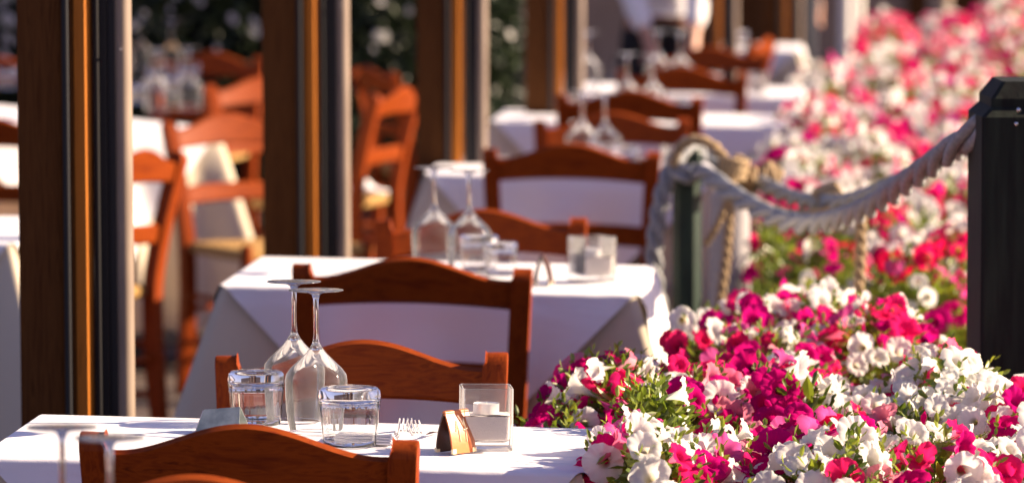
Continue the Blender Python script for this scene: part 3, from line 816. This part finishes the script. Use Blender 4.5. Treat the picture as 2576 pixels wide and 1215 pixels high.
def plant(cx, cy, rx, ry, ztop, zbase, nb, nl, label, pal, seed, nstuff=0, bs=1.0, sparse=0, group='petunias in the flower bed'):
    """a petunia clump: dome rx, ry, from zbase to ztop"""
    r = random.Random(seed)
    root = empty('petunia_plant', (cx, cy, 0)); tag(root, label, 'plant', group)
    hz = ztop - zbase
    def surf(u, a, bump_=True):
        # u 0 centre .. 1 rim
        x = rx * u * cos(a); y = ry * u * sin(a)
        k = sqrt(max(0, 1 - u * u * .96)) if u < 1 else .2
        nb_ = noise.noise(Vector(((cx + x) * 5, (cy + y) * 5, seed * .1)))
        z = zbase + hz * (k ** .8) + .035 * nb_
        nrm = Vector((x / rx ** 2, y / ry ** 2, .25 + 1.0 * k / hz * .35)).normalized()
        return Vector((x, y, z)), nrm
    # foliage: leaves filling the shell of the dome
    V, Fc = [], []
    def addleaf(c, a, l):
        b_ = a.cross(Vector((r.gauss(0, 1), r.gauss(0, 1), r.gauss(0, 1)))).normalized(); nm = a.cross(b_); w_ = l * r.uniform(.38, .52); k = len(V)
        V.extend([c, c + a * l * .25 + b_ * w_ * .42 + nm * l * .04, c + a * l * .65 + b_ * w_ * .45 + nm * l * .05, c + a * l - nm * l * .06, c + a * l * .65 - b_ * w_ * .45 + nm * l * .05, c + a * l * .25 - b_ * w_ * .42 + nm * l * .04, c + a * l * .5 - nm * l * .03])
        Fc.extend([[k, k + 1, k + 6], [k + 1, k + 2, k + 6], [k + 2, k + 3, k + 6], [k + 3, k + 4, k + 6], [k + 4, k + 5, k + 6], [k + 5, k, k + 6]])
    for _ in range(nl):
        u = sqrt(r.random()) * 1.02; a = r.uniform(0, 2 * pi); p_, nn = surf(u, a)
        dpt = r.random() ** 1.3
        c = Vector((p_.x * (1 - .3 * dpt * u), p_.y * (1 - .3 * dpt * u), p_.z - .004 - dpt * min(.22, p_.z - zbase + .12)))
        a_ = (nn + Vector((r.gauss(0, .8), r.gauss(0, .8), r.gauss(0, .6)))).normalized()
        addleaf(c, a_, r.uniform(.022, .046))
    # upright leafy tips that stand between the blooms
    for _ in range(int(nl / 22)):
        u = sqrt(r.random()); a = r.uniform(0, 2 * pi); p_, nn = surf(u, a); d_ = (nn + Vector((r.gauss(0, .35), r.gauss(0, .35), .6))).normalized()
        L_ = r.uniform(.045, .085)
        for q in range(9):
            an = q * 2.4; sd_ = (Vector((cos(an), sin(an), 0)) * .9 + d_ * (.4 + q * .12)).normalized()
            addleaf(p_ + d_ * L_ * (q / 9 - .25), sd_, (.026 - .0013 * q) * r.uniform(.8, 1.2))
    fo = link('foliage', mesh_of('foliage', V, Fc, M['leaf'], False), root)
    # stems
    mb = MB()
    for _ in range(max(10, nl // 22)):
        u = sqrt(r.random()); a = r.uniform(0, 2 * pi); p_, nn = surf(u, a)
        q0 = Vector((p_.x * .45, p_.y * .45, zbase - .06)); mid = (q0 + p_) / 2 + Vector((r.gauss(0, .02), r.gauss(0, .02), .03))
        mb.tube([q0, mid, p_ + nn * .01], [.0022, .0018, .0012], 5, caps=False)
    mb.build('stems', M['leaf'], root, sharp=False, fixn=False)
    # blooms: Poisson-like spacing on the dome
    pts = []; tries = 0; md = .042 * bs * (1 + sparse)
    nb = min(100, int(nb * (1.35 if not sparse else 1))); tot = nb + nstuff
    while len(pts) < tot and tries < tot * 25:
        tries += 1
        u = sqrt(r.random()) * 1.03; a = r.uniform(0, 2 * pi); p_, nn = surf(u, a)
        if any((p_ - q).length < md * .62 for q, _ in pts): continue
        pts.append((p_, nn))
    # nearest the camera and highest first: those are parts
    pts.sort(key=lambda t_: -(t_[0].z * 2 - t_[0].y))
    V2, F2, FM2 = [], [], []; mats_used = ['white', 'pink', 'magenta', 'red', 'rose']
    for i, (p_, nn) in enumerate(pts):
        wp = Vector((cx, cy, 0)) + p_
        cn = noise.noise(Vector((wp.x * 8.5 + 3, wp.y * 5, 7.7))) + r.gauss(0, .45)
        acc = 0; x_ = min(.999, max(0, .5 + cn * 1.0)); c = pal[-1][0]
        for nm, wt in pal:
            acc += wt
            if x_ < acc: c = nm; break
        d_ = (nn * .6 + Vector((.25, -.38, .42)) + Vector((r.gauss(0, .62), r.gauss(0, .55), r.gauss(0, .42)))).normalized()
        s = bs * r.uniform(.60, .97)
        pp = p_ + nn * r.uniform(.005, .035) + Vector((0, 0, r.uniform(0, .02)))
        if i < nb:
            b = link('bloom', BLOOM[c][r.randrange(NV)], root, pp)
            q = d_.to_track_quat('Z', 'Y') @ Quaternion((0, 0, 1), r.uniform(0, 6.28)); b.rotation_mode = 'QUATERNION'; b.rotation_quaternion = q
            b.scale = (s, s, s)
        else:
            bloom_low(c, pp, d_, s, r, V2, F2, FM2, mats_used)
    if V2:
        o = link('small_blooms', mesh_of('small_blooms', V2, F2, [PET[c] for c in mats_used], True, FM2), root); o['kind'] = 'stuff'
    # buds
    for _ in range(max(3, nb // 10)):
        mb = MB(); u = sqrt(r.random()); a = r.uniform(0, 2 * pi); p_, nn = surf(u, a); d_ = (nn + Vector((r.gauss(0, .4), r.gauss(0, .4), .5))).normalized(); l = r.uniform(.03, .05)
        mb.tube([p_, p_ + d_ * l * .5, p_ + d_ * l * .85, p_ + d_ * l], [.0018, .0028, .0050, .0015], 8)
        mb.build('bud', PET['magenta'] if r.random() < .6 else M['leaf'], root, sharp=False, fixn=False)
    return root

MIX = [('white', .50), ('rose', .10), ('pink', .30), ('magenta', .10)]
WHT = [('white', .64), ('rose', .08), ('pink', .22), ('magenta', .06)]
PNK = [('white', .42), ('rose', .08), ('pink', .34), ('magenta', .16)]
RED = [('magenta', .30), ('red', .45), ('pink', .10), ('white', .15)]
FAR = [('white', .50), ('rose', .12), ('pink', .30), ('magenta', .08)]
def pl(px, pytop, Y, rxp, ry, hz, nb, nl, label, pal, seed, **k):
    p = PY(px, pytop, Y); rx = rxp / F * Y
    return plant(p.x, Y + ry * .25, rx, ry, p.z - .032, p.z - .022 - hz, nb, nl, label, pal, seed, **k)
# front bed ------------------------------------------------
pl(1540, 908, 8.0, 150, .26, .20, 62, 1300, 'petunia clump with one wide open white bloom just beyond the focused table corner', PNK, 1)
pl(1415, 1008, 7.85, 105, .14, .10, 18, 380, 'low white petunias peeping over the focused table back corner', WHT, 2)
pl(1625, 1070, 7.0, 130, .28, .22, 62, 1200, 'pink and white petunias spilling past the focused table right edge', MIX, 3)
pl(1648, 985, 7.45, 75, .16, .20, 5, 1300, 'leafy green petunia shoots with almost no blooms between two pink clumps', [('white', .5), ('pink', .5)], 18)
pl(1760, 960, 7.9, 190, .32, .20, 80, 1300, 'petunia clump with leafy gaps in the middle of the front flowers', MIX, 4)
pl(1800, 1110, 7.05, 200, .34, .22, 90, 1300, 'white-rich petunias at the bottom right of the focused table', WHT, 5)
pl(2010, 955, 7.85, 200, .34, .20, 90, 1100, 'dense pink petunia band left of the big black post', MIX, 6)
pl(2080, 1090, 7.0, 210, .34, .22, 95, 1000, 'mostly white petunias at the bottom, right of centre', WHT, 7)
pl(2290, 985, 7.75, 210, .34, .20, 90, 900, 'white petunias with a diagonal pink streak near the black post foot', MIX, 8)
pl(2360, 1110, 6.95, 220, .34, .22, 95, 900, 'white petunias filling the bottom right corner', WHT, 9)
pl(2560, 1000, 7.6, 180, .36, .22, 85, 700, 'white petunias below the black post at the right edge', WHT, 10)
pl(2610, 1120, 7.0, 150, .34, .22, 60, 500, 'white petunias at the extreme right bottom edge', WHT, 11)
pl(1790, 850, 8.8, 100, .24, .16, 34, 700, 'magenta petunias beside the second cloth right corner', [('magenta', .45), ('pink', .40), ('white', .15)], 12)
pl(1905, 760, 9.3, 110, .24, .16, 40, 700, 'deep magenta petunias under the roped green post', [('magenta', .6), ('pink', .2), ('white', .2)], 13)
pl(2060, 725, 9.4, 130, .30, .18, 55, 800, 'tall white petunia clump below the hanging hemp cord', [('white', .75), ('magenta', .25)], 14)
pl(1960, 860, 8.6, 190, .34, .18, 80, 900, 'pink petunias in the second rank of the front bed', [('white', .45), ('rose', .08), ('pink', .37), ('magenta', .1)], 15)
pl(2190, 790, 8.9, 170, .36, .18, 85, 900, 'white and magenta petunias in the rear right of the front bed', [('white', .6), ('magenta', .25), ('pink', .15)], 16)
pl(2390, 880, 7.9, 110, .26, .16, 52, 700, 'white petunias on the slope against the black post', WHT, 17)
# back bed -------------------------------------------------
GB = 'petunias in the far flower bed'
pl(2320, 640, 10.6, 160, .34, .34, 44, 1500, 'crimson petunias with green stems left of the black post', RED, 30, group=GB, sparse=.5)
pl(2080, 620, 11.4, 170, .34, .40, 38, 1700, 'leafy petunias under the sagging rope', [('magenta', .4), ('pink', .3), ('red', .2), ('white', .1)], 31, group=GB, sparse=.5)
pl(2450, 560, 11.0, 170, .36, .34, 70, 900, 'white and red petunias just behind the black post', [('white', .5), ('red', .2), ('pink', .3)], 32, group=GB)
pl(1965, 560, 12.0, 90, .30, .30, 16, 900, 'sparse magenta petunias beside the hemp cord', [('magenta', .5), ('pink', .4), ('white', .1)], 33, group=GB, sparse=.4)
pl(2240, 500, 12.4, 200, .5, .30, 90, 900, 'white petunias seen below the second rope', FAR, 34, nstuff=30, group=GB)
pl(2080, 440, 13.0, 190, .5, .28, 90, 900, 'white petunias behind the rope knots', WHT, 35, nstuff=30, group=GB)
pl(2400, 430, 13.0, 180, .5, .28, 90, 700, 'pale petunias behind the taut end of the rope', WHT, 36, nstuff=20, group=GB)
pl(2020, 350, 14.3, 130, .5, .26, 80, 700, 'white petunias beside the third cloth', WHT, 37, nstuff=20, group=GB)
pl(2220, 350, 14.4, 190, .6, .26, 90, 700, 'mixed petunias in the middle of the far bed', FAR, 38, nstuff=40, group=GB)
pl(2440, 320, 14.6, 170, .6, .28, 90, 600, 'pale petunias left above the black post', FAR, 39, nstuff=30, group=GB)
pl(2070, 260, 16.2, 120, .7, .26, 80, 600, 'petunias beside the fourth cloth end', FAR, 40, nstuff=30, group=GB)
pl(2250, 250, 16.6, 170, .8, .28, 90, 600, 'pink and white petunias in the upper middle of the far bed', FAR, 41, nstuff=60, group=GB)
pl(2460, 200, 17.0, 170, .8, .34, 90, 600, 'petunias topping the black post outline', MIX, 42, nstuff=60, group=GB)
pl(2090, 165, 19.0, 90, .8, .30, 60, 500, 'white petunias before the dark trousered person', WHT, 43, nstuff=40, group=GB)
pl(2230, 130, 19.5, 130, .9, .34, 90, 500, 'pink petunias under the white poles', [('white', .4), ('pink', .5), ('rose', .1)], 44, nstuff=60, group=GB)
pl(2400, 105, 20.0, 150, .9, .36, 90, 500, 'pink petunias near the top right', [('white', .3), ('pink', .55), ('rose', .15)], 45, nstuff=80, group=GB)
pl(2560, 60, 20.0, 140, .9, .40, 90, 500, 'pale petunias at the upper right edge', FAR, 46, nstuff=80, group=GB)
pl(2240, 45, 23.5, 75, .9, .34, 60, 400, 'pink petunia mound rising right of the white poles', [('pink', .6), ('white', .3), ('rose', .1)], 47, nstuff=40, group=GB)
pl(2400, 40, 24.0, 100, .9, .34, 80, 400, 'pink and white petunias under the tan wall stripe', FAR, 48, nstuff=60, group=GB)
pl(2550, 0, 24.5, 100, .9, .40, 80, 400, 'farthest petunias in the top right corner', FAR, 49, nstuff=60, group=GB)

# planters
def planter(x0, x1, y0, y1, h, yaw, label):
    cx, cy = (x0 + x1) / 2, (y0 + y1) / 2
    root = empty('planter_box', (cx, cy, 0), (0, 0, yaw)); tag(root, label, 'planter')
    w_, d_ = x1 - x0, y1 - y0; mb = MB()
    for (c, s) in (((0, -d_ / 2, h / 2), (w_, .03, h)), ((0, d_ / 2, h / 2), (w_, .03, h)), ((-w_ / 2, 0, h / 2), (.03, d_ - .031, h)), ((w_ / 2, 0, h / 2), (.03, d_ - .031, h))): mb.box(c, s, bev=.004)
    mb.build('box', M['planter'], root)
    mb = MB(); mb.box((0, 0, h - .06), (w_ - .034, d_ - .034, .04)); mb.build('soil', M['soil'], root, smooth=False)
planter(.34, 1.15, 6.3, 9.6, .60, D(-4), 'slate planter holding the sharp front petunias')
planter(.80, 1.65, 10.6, 15.2, .52, D(-4), 'slate planter under the far petunias behind the ropes')
planter(1.20, 2.6, 15.6, 24.6, .55, D(-4), 'slate planter under the farthest petunias')

hedge(-3.4, X_of(1330, 21.5, 1), 21.4, 22.2, 1.7, 15000, 'dark leafy hedge with added pale blooms imitating sun glints behind the inner tables', 64)

# ------------------------------------------------------------------ ropes and mooring posts
def catmull(pts, n=16):
    pts = [Vector(p) for p in pts]; P_ = [pts[0] * 2 - pts[1]] + pts + [pts[-1] * 2 - pts[-2]]; out = []
    for i in range(1, len(P_) - 2):
        a, b, c, d = P_[i - 1:i + 3]
        for k in range(n):
            t_ = k / n; out.append(.5 * ((2 * b) + (c - a) * t_ + (2 * a - 5 * b + 4 * c - d) * t_ ** 2 + (3 * b - a - 3 * c + d) * t_ ** 3))
    out.append(pts[-1]); return out
def rope(name, pts, R, mt, label, pitch=None, group='ropes strung between the posts', parent=None):
    path = catmull(pts, 24); pitch = pitch or R * 6.6
    ln = [0]
    for a, b in zip(path, path[1:]): ln.append(ln[-1] + (b - a).length)
    tot = ln[-1]; step = R * .28; n = max(8, int(tot / step)); sm = []; j = 0
    for i in range(n + 1):
        s = tot * i / n
        while j < len(ln) - 2 and ln[j + 1] < s: j += 1
        q = (s - ln[j]) / max(1e-9, ln[j + 1] - ln[j]); sm.append((path[j].lerp(path[j + 1], q), s))
    mb = MB(); prev = None; fr = []
    for i, (p_, s) in enumerate(sm):
        t_ = (sm[min(i + 1, n)][0] - sm[max(i - 1, 0)][0]).normalized()
        u = t_.cross(Vector((0, 0, 1)) if abs(t_.z) < .95 else Vector((0, 1, 0))).normalized() if prev is None else (prev - t_ * prev.dot(t_)).normalized()
        prev = u; fr.append((p_, u, t_.cross(u), s))
    for k in range(3):
        pts_ = []
        for (p_, u, w_, s) in fr:
            a = -2 * pi * s / pitch + k * 2 * pi / 3
            pts_.append(p_ + (u * cos(a) + w_ * sin(a)) * R * .56)
        mb.tube(pts_, R * .47, 12)
    o = mb.build(name, mt, parent, sharp=False, fixn=False)
    if label: tag(o, label, 'rope', group)
    return o
YL, YR = 11.35, 8.2
# left slim post
c = P(1726, YL, .9)
root = empty('mooring_post', (c.x, c.y, 0)); tag(root, 'slim dark green post with ropes tied round its top', 'post')
zt = PY(1726, 425, YL).z
mb = MB()
sq = lambda h, z, dx=0, dy=0: [Vector((x * h + dx, y * h + dy, z)) for x, y in ((-1, -.55), (-.55, -1), (.55, -1), (1, -.55), (1, .55), (.55, 1), (-.55, 1), (-1, .55))]
mb.rings([sq(.031, 0), sq(.031, zt - .012), sq(.027, zt)]); mb.build('shaft', M['green_paint'], root, smooth=False)
zt2 = PY(1745, 375, YL + .05).z
mb = MB(); mb.rings([sq(.017, 0, .020, .049), sq(.017, zt2 - .01, .020, .049), sq(.014, zt2, .020, .049)]); mb.build('backing_stake', M['green_paint'], root, smooth=False)
# right big post
xr0 = X_of(2470, YR, 1.1); zt = PY(2448, 296, YR).z; zt3 = PY(2500, 208, YR).z
root = empty('mooring_post', (xr0 + .13, YR + .13, 0)); tag(root, 'thick black timber post at the right edge with chamfered top', 'post')
mb = MB()
def sq2(h, z, ch=.006):
    return [Vector(p_ + (z,)) for p_ in ((-h, -h + ch), (-h + ch, -h), (h - ch, -h), (h, -h + ch), (h, h - ch), (h - ch, h), (-h + ch, h), (-h, h - ch))]
mb.rings([sq2(.13, 0), sq2(.13, zt - .0), sq2(.113, zt + .016), sq2(.113, zt + .030), sq2(.093, zt3)]); mb.build('shaft', M['black_paint'], root, smooth=False)
mb = MB(); mb.box((.02, -.113, zt + .024), (.09, .012, .010), bev=.003); mb.build('pale_chipped_edge', M['white_paint'], root)
for (px, py) in ((2562, 277), (2556, 312)):
    q = PY(px, py, YR); mb = MB(); mb.lathe([(.0001, .004), (.003, .003), (.0042, 0)], 12)
    o = mb.build('nail_head', M['steel'], root, loc=(q.x - root.location.x, -.1305, q.z), rot=(pi / 2, 0, 0))
G = PY
rope('thick_rope', [G(2475, 315, YR + .12), G(2400, 372, 8.45), G(2300, 445, 8.85), G(2180, 525, 9.45), G(2060, 562, 10.1), G(1960, 552, 10.5), G(1860, 500, 10.9), G(1790, 450, 11.15), G(1752, 436, YL - .04), G(1725, 440, YL - .075), G(1700, 420, YL - .02)], .0225, M['rope_grey'], 'thick grey rope sagging in front from the black post to the green post', pitch=.46)
rope('thick_rope', [G(2490, 330, YR + .22), G(2400, 385, 9.05), G(2300, 440, 9.5), G(2190, 490, 10.0), G(2100, 512, 10.4), G(2000, 500, 10.9), G(1900, 455, 11.3), G(1830, 425, 11.45), G(1780, 392, 11.5), G(1740, 375, 11.55)], .0190, M['rope_grey'], 'second grey rope hanging just behind the front one', pitch=.40)
rope('thick_rope', [G(1765, 405, YL + .10), G(1745, 365, YL + .1), G(1718, 375, YL + .02), G(1690, 420, YL - .03), G(1667, 490, YL - .05), G(1652, 570, YL - .06), G(1645, 650, YL - .06), G(1652, 740, YL - .05), G(1675, 850, YL - .05)], .0210, M['rope_grey'], 'grey rope end looping down the left side of the green post')
rope('hemp_cord', [G(1690, 415, YL - .06), G(1712, 370, YL - .06), G(1752, 352, YL - .07), G(1795, 368, YL - .07), G(1825, 405, YL - .06), G(1840, 440, YL - .05)], .0125, M['rope_beige'], 'hemp cord arched over the top of the green post', group='hemp cords')
def knot(px, py, Y, r_, turns, label, ax=0):
    c = PY(px, py, Y); pts = []
    for k in range(turns * 10 + 1):
        a = 2 * pi * k / 10; q = k / (turns * 10) - .5
        v = Vector((q * r_ * 1.9, cos(a) * r_, sin(a) * r_)); v.rotate(Euler((0, ax, 0)))
        pts.append(c + v)
    rope('rope_knot', pts, .011, M['rope_beige'], label, group='hemp cord lashings')
knot(1842, 425, 11.2, .026, 3, 'hemp lashing nearest the green post', D(-75))
knot(1880, 448, 11.25, .022, 2, 'small hemp lashing right of the first lashing', D(20))
knot(1935, 448, 11.3, .024, 3, 'hemp lashing on the second rope above the magenta petunias', D(35))
knot(2090, 503, 10.55, .026, 4, 'long hemp lashing at the bottom of the second rope', D(-20))
rope('hemp_cord', [G(1842, 455, 11.15), G(1836, 540, 11.15), G(1828, 640, 11.15), G(1816, 730, 11.14), G(1800, 830, 11.14), G(1790, 900, 11.14)], .0115, M['rope_beige'], 'straight hemp cord hanging right of the green post', group='hemp cords')
rope('hemp_cord', [G(1838, 470, 11.25), G(1825, 520, 11.25), G(1800, 575, 11.25), G(1775, 615, 11.27)], .0085, M['rope_beige'], 'slanting thin hemp cord between post and straight cord', group='hemp cords')
rope('hemp_cord', [G(2166, 520, 10.1), G(2166, 600, 10.1), G(2163, 690, 10.1), G(2158, 780, 10.1)], .0115, M['rope_beige'], 'hemp cord hanging from the rope over the petunias', group='hemp cords')
rope('hemp_cord', [G(1890, 505, 11.0), G(1950, 530, 10.75), G(2010, 540, 10.55), G(2080, 530, 10.4), G(2120, 505, 10.35)], .012, M['rope_beige'], 'hemp cord slack between the two lower lashings', group='hemp cords')
# grey stone bollard behind the cords
c = P(1835, 12.0, .3)
mb = MB(); mb.lathe([(.0001, PY(1835, 480, 12.0).z), (.035, PY(1835, 480, 12.0).z), (.047, PY(1835, 492, 12.0).z), (.05, .5), (.055, 0)], 24)
tag(mb.build('stone_bollard', M['stone'], None, loc=(c.x, c.y, 0)), 'grey stone bollard behind the straight hemp cord', 'bollard')

# ------------------------------------------------------------------ white napkin on the side chair
c = P(925, 16.85, .48)
mb = MB(); v = []; f = []
for j in range(9):
    for i in range(9):
        x = -.07 + .14 * i / 8; y = -.06 + .12 * j / 8
        v.append((x, y, .05 * exp(-((x + .02) ** 2 + y * y) / .0022) + .008 * noise.noise(Vector((x * 30, y * 30, 1))) + .012))
for j in range(8):
    for i in range(8): a = j * 9 + i; f.append([a, a + 1, a + 10, a + 9])
mb.add(v, f); o = mb.build('cloth_heap', M['cloth'], None, loc=(c.x, c.y, .47)); md = o.modifiers.new('t', 'SOLIDIFY'); md.thickness = .004
tag(o, 'crumpled white cloth lying on the sideways chair seat', 'cloth')

# ------------------------------------------------------------------ people
def skin_mesh(name, joints, bones, mt, parent, sub=2):
    me = bpy.data.meshes.new(name); names = list(joints)
    me.from_pydata([joints[n][0] for n in names], [], [(names.index(a), names.index(b)) for a, b in bones]); me.materials.append(mt)
    o = link(name, me, parent)
    md = o.modifiers.new('skin', 'SKIN'); md.use_smooth_shade = True
    for i, n_ in enumerate(names):
        r = joints[n_][1]; me.skin_vertices[0].data[i].radius = r if isinstance(r, tuple) else (r, r)
    me.skin_vertices[0].data[0].use_root = True
    s_ = o.modifiers.new('sub', 'SUBSURF'); s_.levels = sub; s_.render_levels = sub
    return o
def person(loc, yaw, label, pose, trousers, top, sleeves):
    root = empty('person', loc, (0, 0, yaw)); tag(root, label, 'person')
    J = pose
    # body in skin
    b = [('pelvis', 'waist'), ('waist', 'chest'), ('chest', 'neck'), ('neck', 'head'), ('head', 'crown')]
    for s in 'LR':
        b += [('chest', 'sh' + s), ('sh' + s, 'el' + s), ('el' + s, 'wr' + s), ('wr' + s, 'pa' + s), ('pelvis', 'hip' + s), ('hip' + s, 'kn' + s), ('kn' + s, 'an' + s), ('an' + s, 'toe' + s)]
        for q in range(5): b += [('pa' + s, 'f%d%s' % (q, s)), ('f%d%s' % (q, s), 'g%d%s' % (q, s))]
    R_ = {'pelvis': (.13, .10), 'waist': (.115, .09), 'chest': (.14, .10), 'neck': .052, 'head': (.078, .095), 'crown': (.06, .07)}
    for s in 'LR': R_.update({'sh' + s: .055, 'el' + s: .038, 'wr' + s: .026, 'pa' + s: (.036, .018), 'hip' + s: .085, 'kn' + s: .055, 'an' + s: .038, 'toe' + s: .032})
    jj = {}
    for k, v in J.items(): jj[k] = (v, R_[k])
    for s in 'LR':
        w_ = Vector(J['pa' + s]); d = (w_ - Vector(J['wr' + s])).normalized(); side = d.cross(Vector((0, 1, 0))).normalized()
        for q in range(5):
            off = (q - 1.6) * .018 if q < 4 else -.045
            l1, l2 = (.045, .08) if q < 4 else (.02, .045)
            jj['f%d%s' % (q, s)] = (w_ + side * off + d * l1, .0095); jj['g%d%s' % (q, s)] = (w_ + side * off * 1.1 + d * (l2 - .006 * abs(q - 1)) + Vector((0, -.008, 0)), .008)
    skin_mesh('body', jj, b, M['skin'], root)
    # trousers
    tj = {'pelvis': (J['pelvis'], (.15, .12)), 'waist': (Vector(J['pelvis']).lerp(Vector(J['waist']), .6), (.13, .105))}
    tb = [('pelvis', 'waist')]
    for s in 'LR':
        tj['hip' + s] = (J['hip' + s], .100); tj['kn' + s] = (J['kn' + s], .075); tj['an' + s] = (J['an' + s], .062); tb += [('pelvis', 'hip' + s), ('hip' + s, 'kn' + s), ('kn' + s, 'an' + s)]
    skin_mesh('trousers', tj, tb, trousers, root)
    sj = {'waist': (J['waist'], (.135, .11)), 'hem': (Vector(J['pelvis']).lerp(Vector(J['waist']), .25), (.15, .125)), 'chest': (J['chest'], (.16, .12)), 'nk': (Vector(J['chest']).lerp(Vector(J['neck']), .7), .07)}
    sb = [('waist', 'hem'), ('waist', 'chest'), ('chest', 'nk')]
    for s in 'LR':
        e = Vector(J['el' + s]).lerp(Vector(J['wr' + s]), .85 if sleeves else 0)
        sj['sh' + s] = (J['sh' + s], .075); sj['el' + s] = (J['el' + s], .062); sb += [('chest', 'sh' + s), ('sh' + s, 'el' + s)]
        if sleeves: sj['cu' + s] = (e, .042); sb += [('el' + s, 'cu' + s)]
    skin_mesh('shirt', sj, sb, top, root)
    h = Vector(J['head']); mb = MB()
    mb.lathe([(.001, .135), (.05, .125), (.082, .09), (.095, .04), (.09, -.01)], 20); hr = mb.build('hair', M['hair'], root, loc=h + Vector((0, .02, .0)))
    f_ = Vector(J['face']) if 'face' in J else None
    for s in (-1, 1):
        mb = MB(); mb.lathe([(.0001, .012), (.008, .009), (.012, 0), (.008, -.009), (.0001, -.012)], 12); mb.build('eye', M['paper'], root, loc=h + Vector((s * .032, -.086, .01)))
    mb = MB(); mb.tube([h + Vector((0, -.09, .005)), h + Vector((0, -.112, -.025))], [.008, .014], 8); mb.build('nose', M['skin'], root)
    mb = MB(); mb.tube([h + Vector((-.025, -.088, -.055)), h + Vector((0, -.096, -.058)), h + Vector((.025, -.088, -.055))], .006, 8); mb.build('mouth', M['leather_dark'], root)
    for s, n_ in ((-1, 'L'), (1, 'R')):
        mb = MB(); a = Vector(J['an' + n_]); mb.tube([(a.x, a.y + .06, .035), (a.x, a.y, .045), (a.x, a.y - .10, .04), (a.x, a.y - .19, .028)], [.035, .045, .045, .03], 12); mb.build('shoe', M['leather_dark'], root)
    return root
# local frame: figure faces -Y
waiter = {'pelvis': (0, .10, .95), 'waist': (0, .06, 1.10), 'chest': (0, -.06, 1.34), 'neck': (0, -.14, 1.47), 'head': (0, -.20, 1.58), 'crown': (0, -.20, 1.66),
  'shL': (-.17, -.06, 1.38), 'elL': (-.145, -.20, 1.10), 'wrL': (-.06, -.36, .86), 'paL': (-.045, -.41, .80),
  'shR': (.17, -.06, 1.38), 'elR': (.155, -.22, 1.12), 'wrR': (.125, -.40, .87), 'paR': (.12, -.45, .80),
  'hipL': (-.09, .10, .88), 'knL': (-.10, .06, .48), 'anL': (-.10, .10, .08), 'toeL': (-.10, -.03, .035),
  'hipR': (.09, .10, .88), 'knR': (.10, .06, .48), 'anR': (.10, .10, .08), 'toeR': (.10, -.03, .035)}
c = P(1662, 20.9, 1)
person((c.x, 20.9, 0), D(0), 'person in white shirt and black trousers leaning hands down over a far table', waiter, M['black_cloth'], M['shirt'], True)
stand = {'pelvis': (0, 0, .96), 'waist': (0, 0, 1.12), 'chest': (0, 0, 1.36), 'neck': (0, 0, 1.50), 'head': (0, -.01, 1.63), 'crown': (0, 0, 1.71),
  'shL': (-.18, 0, 1.42), 'elL': (-.22, .03, 1.14), 'wrL': (-.20, -.12, 1.0), 'paL': (-.17, -.18, .98),
  'shR': (.18, 0, 1.42), 'elR': (.23, .03, 1.14), 'wrR': (.24, -.05, .90), 'paR': (.24, -.06, .82),
  'hipL': (-.085, 0, .90), 'knL': (-.07, -.02, .50), 'anL': (-.06, .02, .08), 'toeL': (-.06, -.11, .035),
  'hipR': (.085, 0, .90), 'knR': (.07, .03, .50), 'anR': (.06, .10, .08), 'toeR': (.06, -.03, .035)}
c = P(2015, 25.5, 1)
person((c.x, 25.5, 0), D(80), 'person in dark navy trousers standing beyond the flower bed', stand, M['navy'], M['shirt'], True)

# far white poles
for px, Y, lb in ((2128, 27.0, 'left bright white pole above the far flowers'), (2157, 27.3, 'right creamy pole above the far flowers')):
    c = P(px, Y, 1); mb = MB(); mb.tube([(0, 0, 0), (0, 0, 1.3), (0, 0, 2.8)], .036, 16); mb.lathe([(.036, 0), (.055, 0), (.055, .04), (.036, .05)], 16)
    tag(mb.build('white_pole', M['white_paint'], None, loc=(c.x, Y, 0)), lb, 'pole', 'white poles')
c = P(2365, 28.5, 1); mb = MB(); mb.tube([(0, 0, 0), (0, 0, 1.3), (0, 0, 2.8)], .07, 16); mb.lathe([(.07, 0), (.1, 0), (.1, .05), (.07, .06)], 16)
tag(mb.build('tan_column', M['beige'], None, loc=(c.x, 28.5, 0)), 'thick tan column above the far pink flowers', 'column')
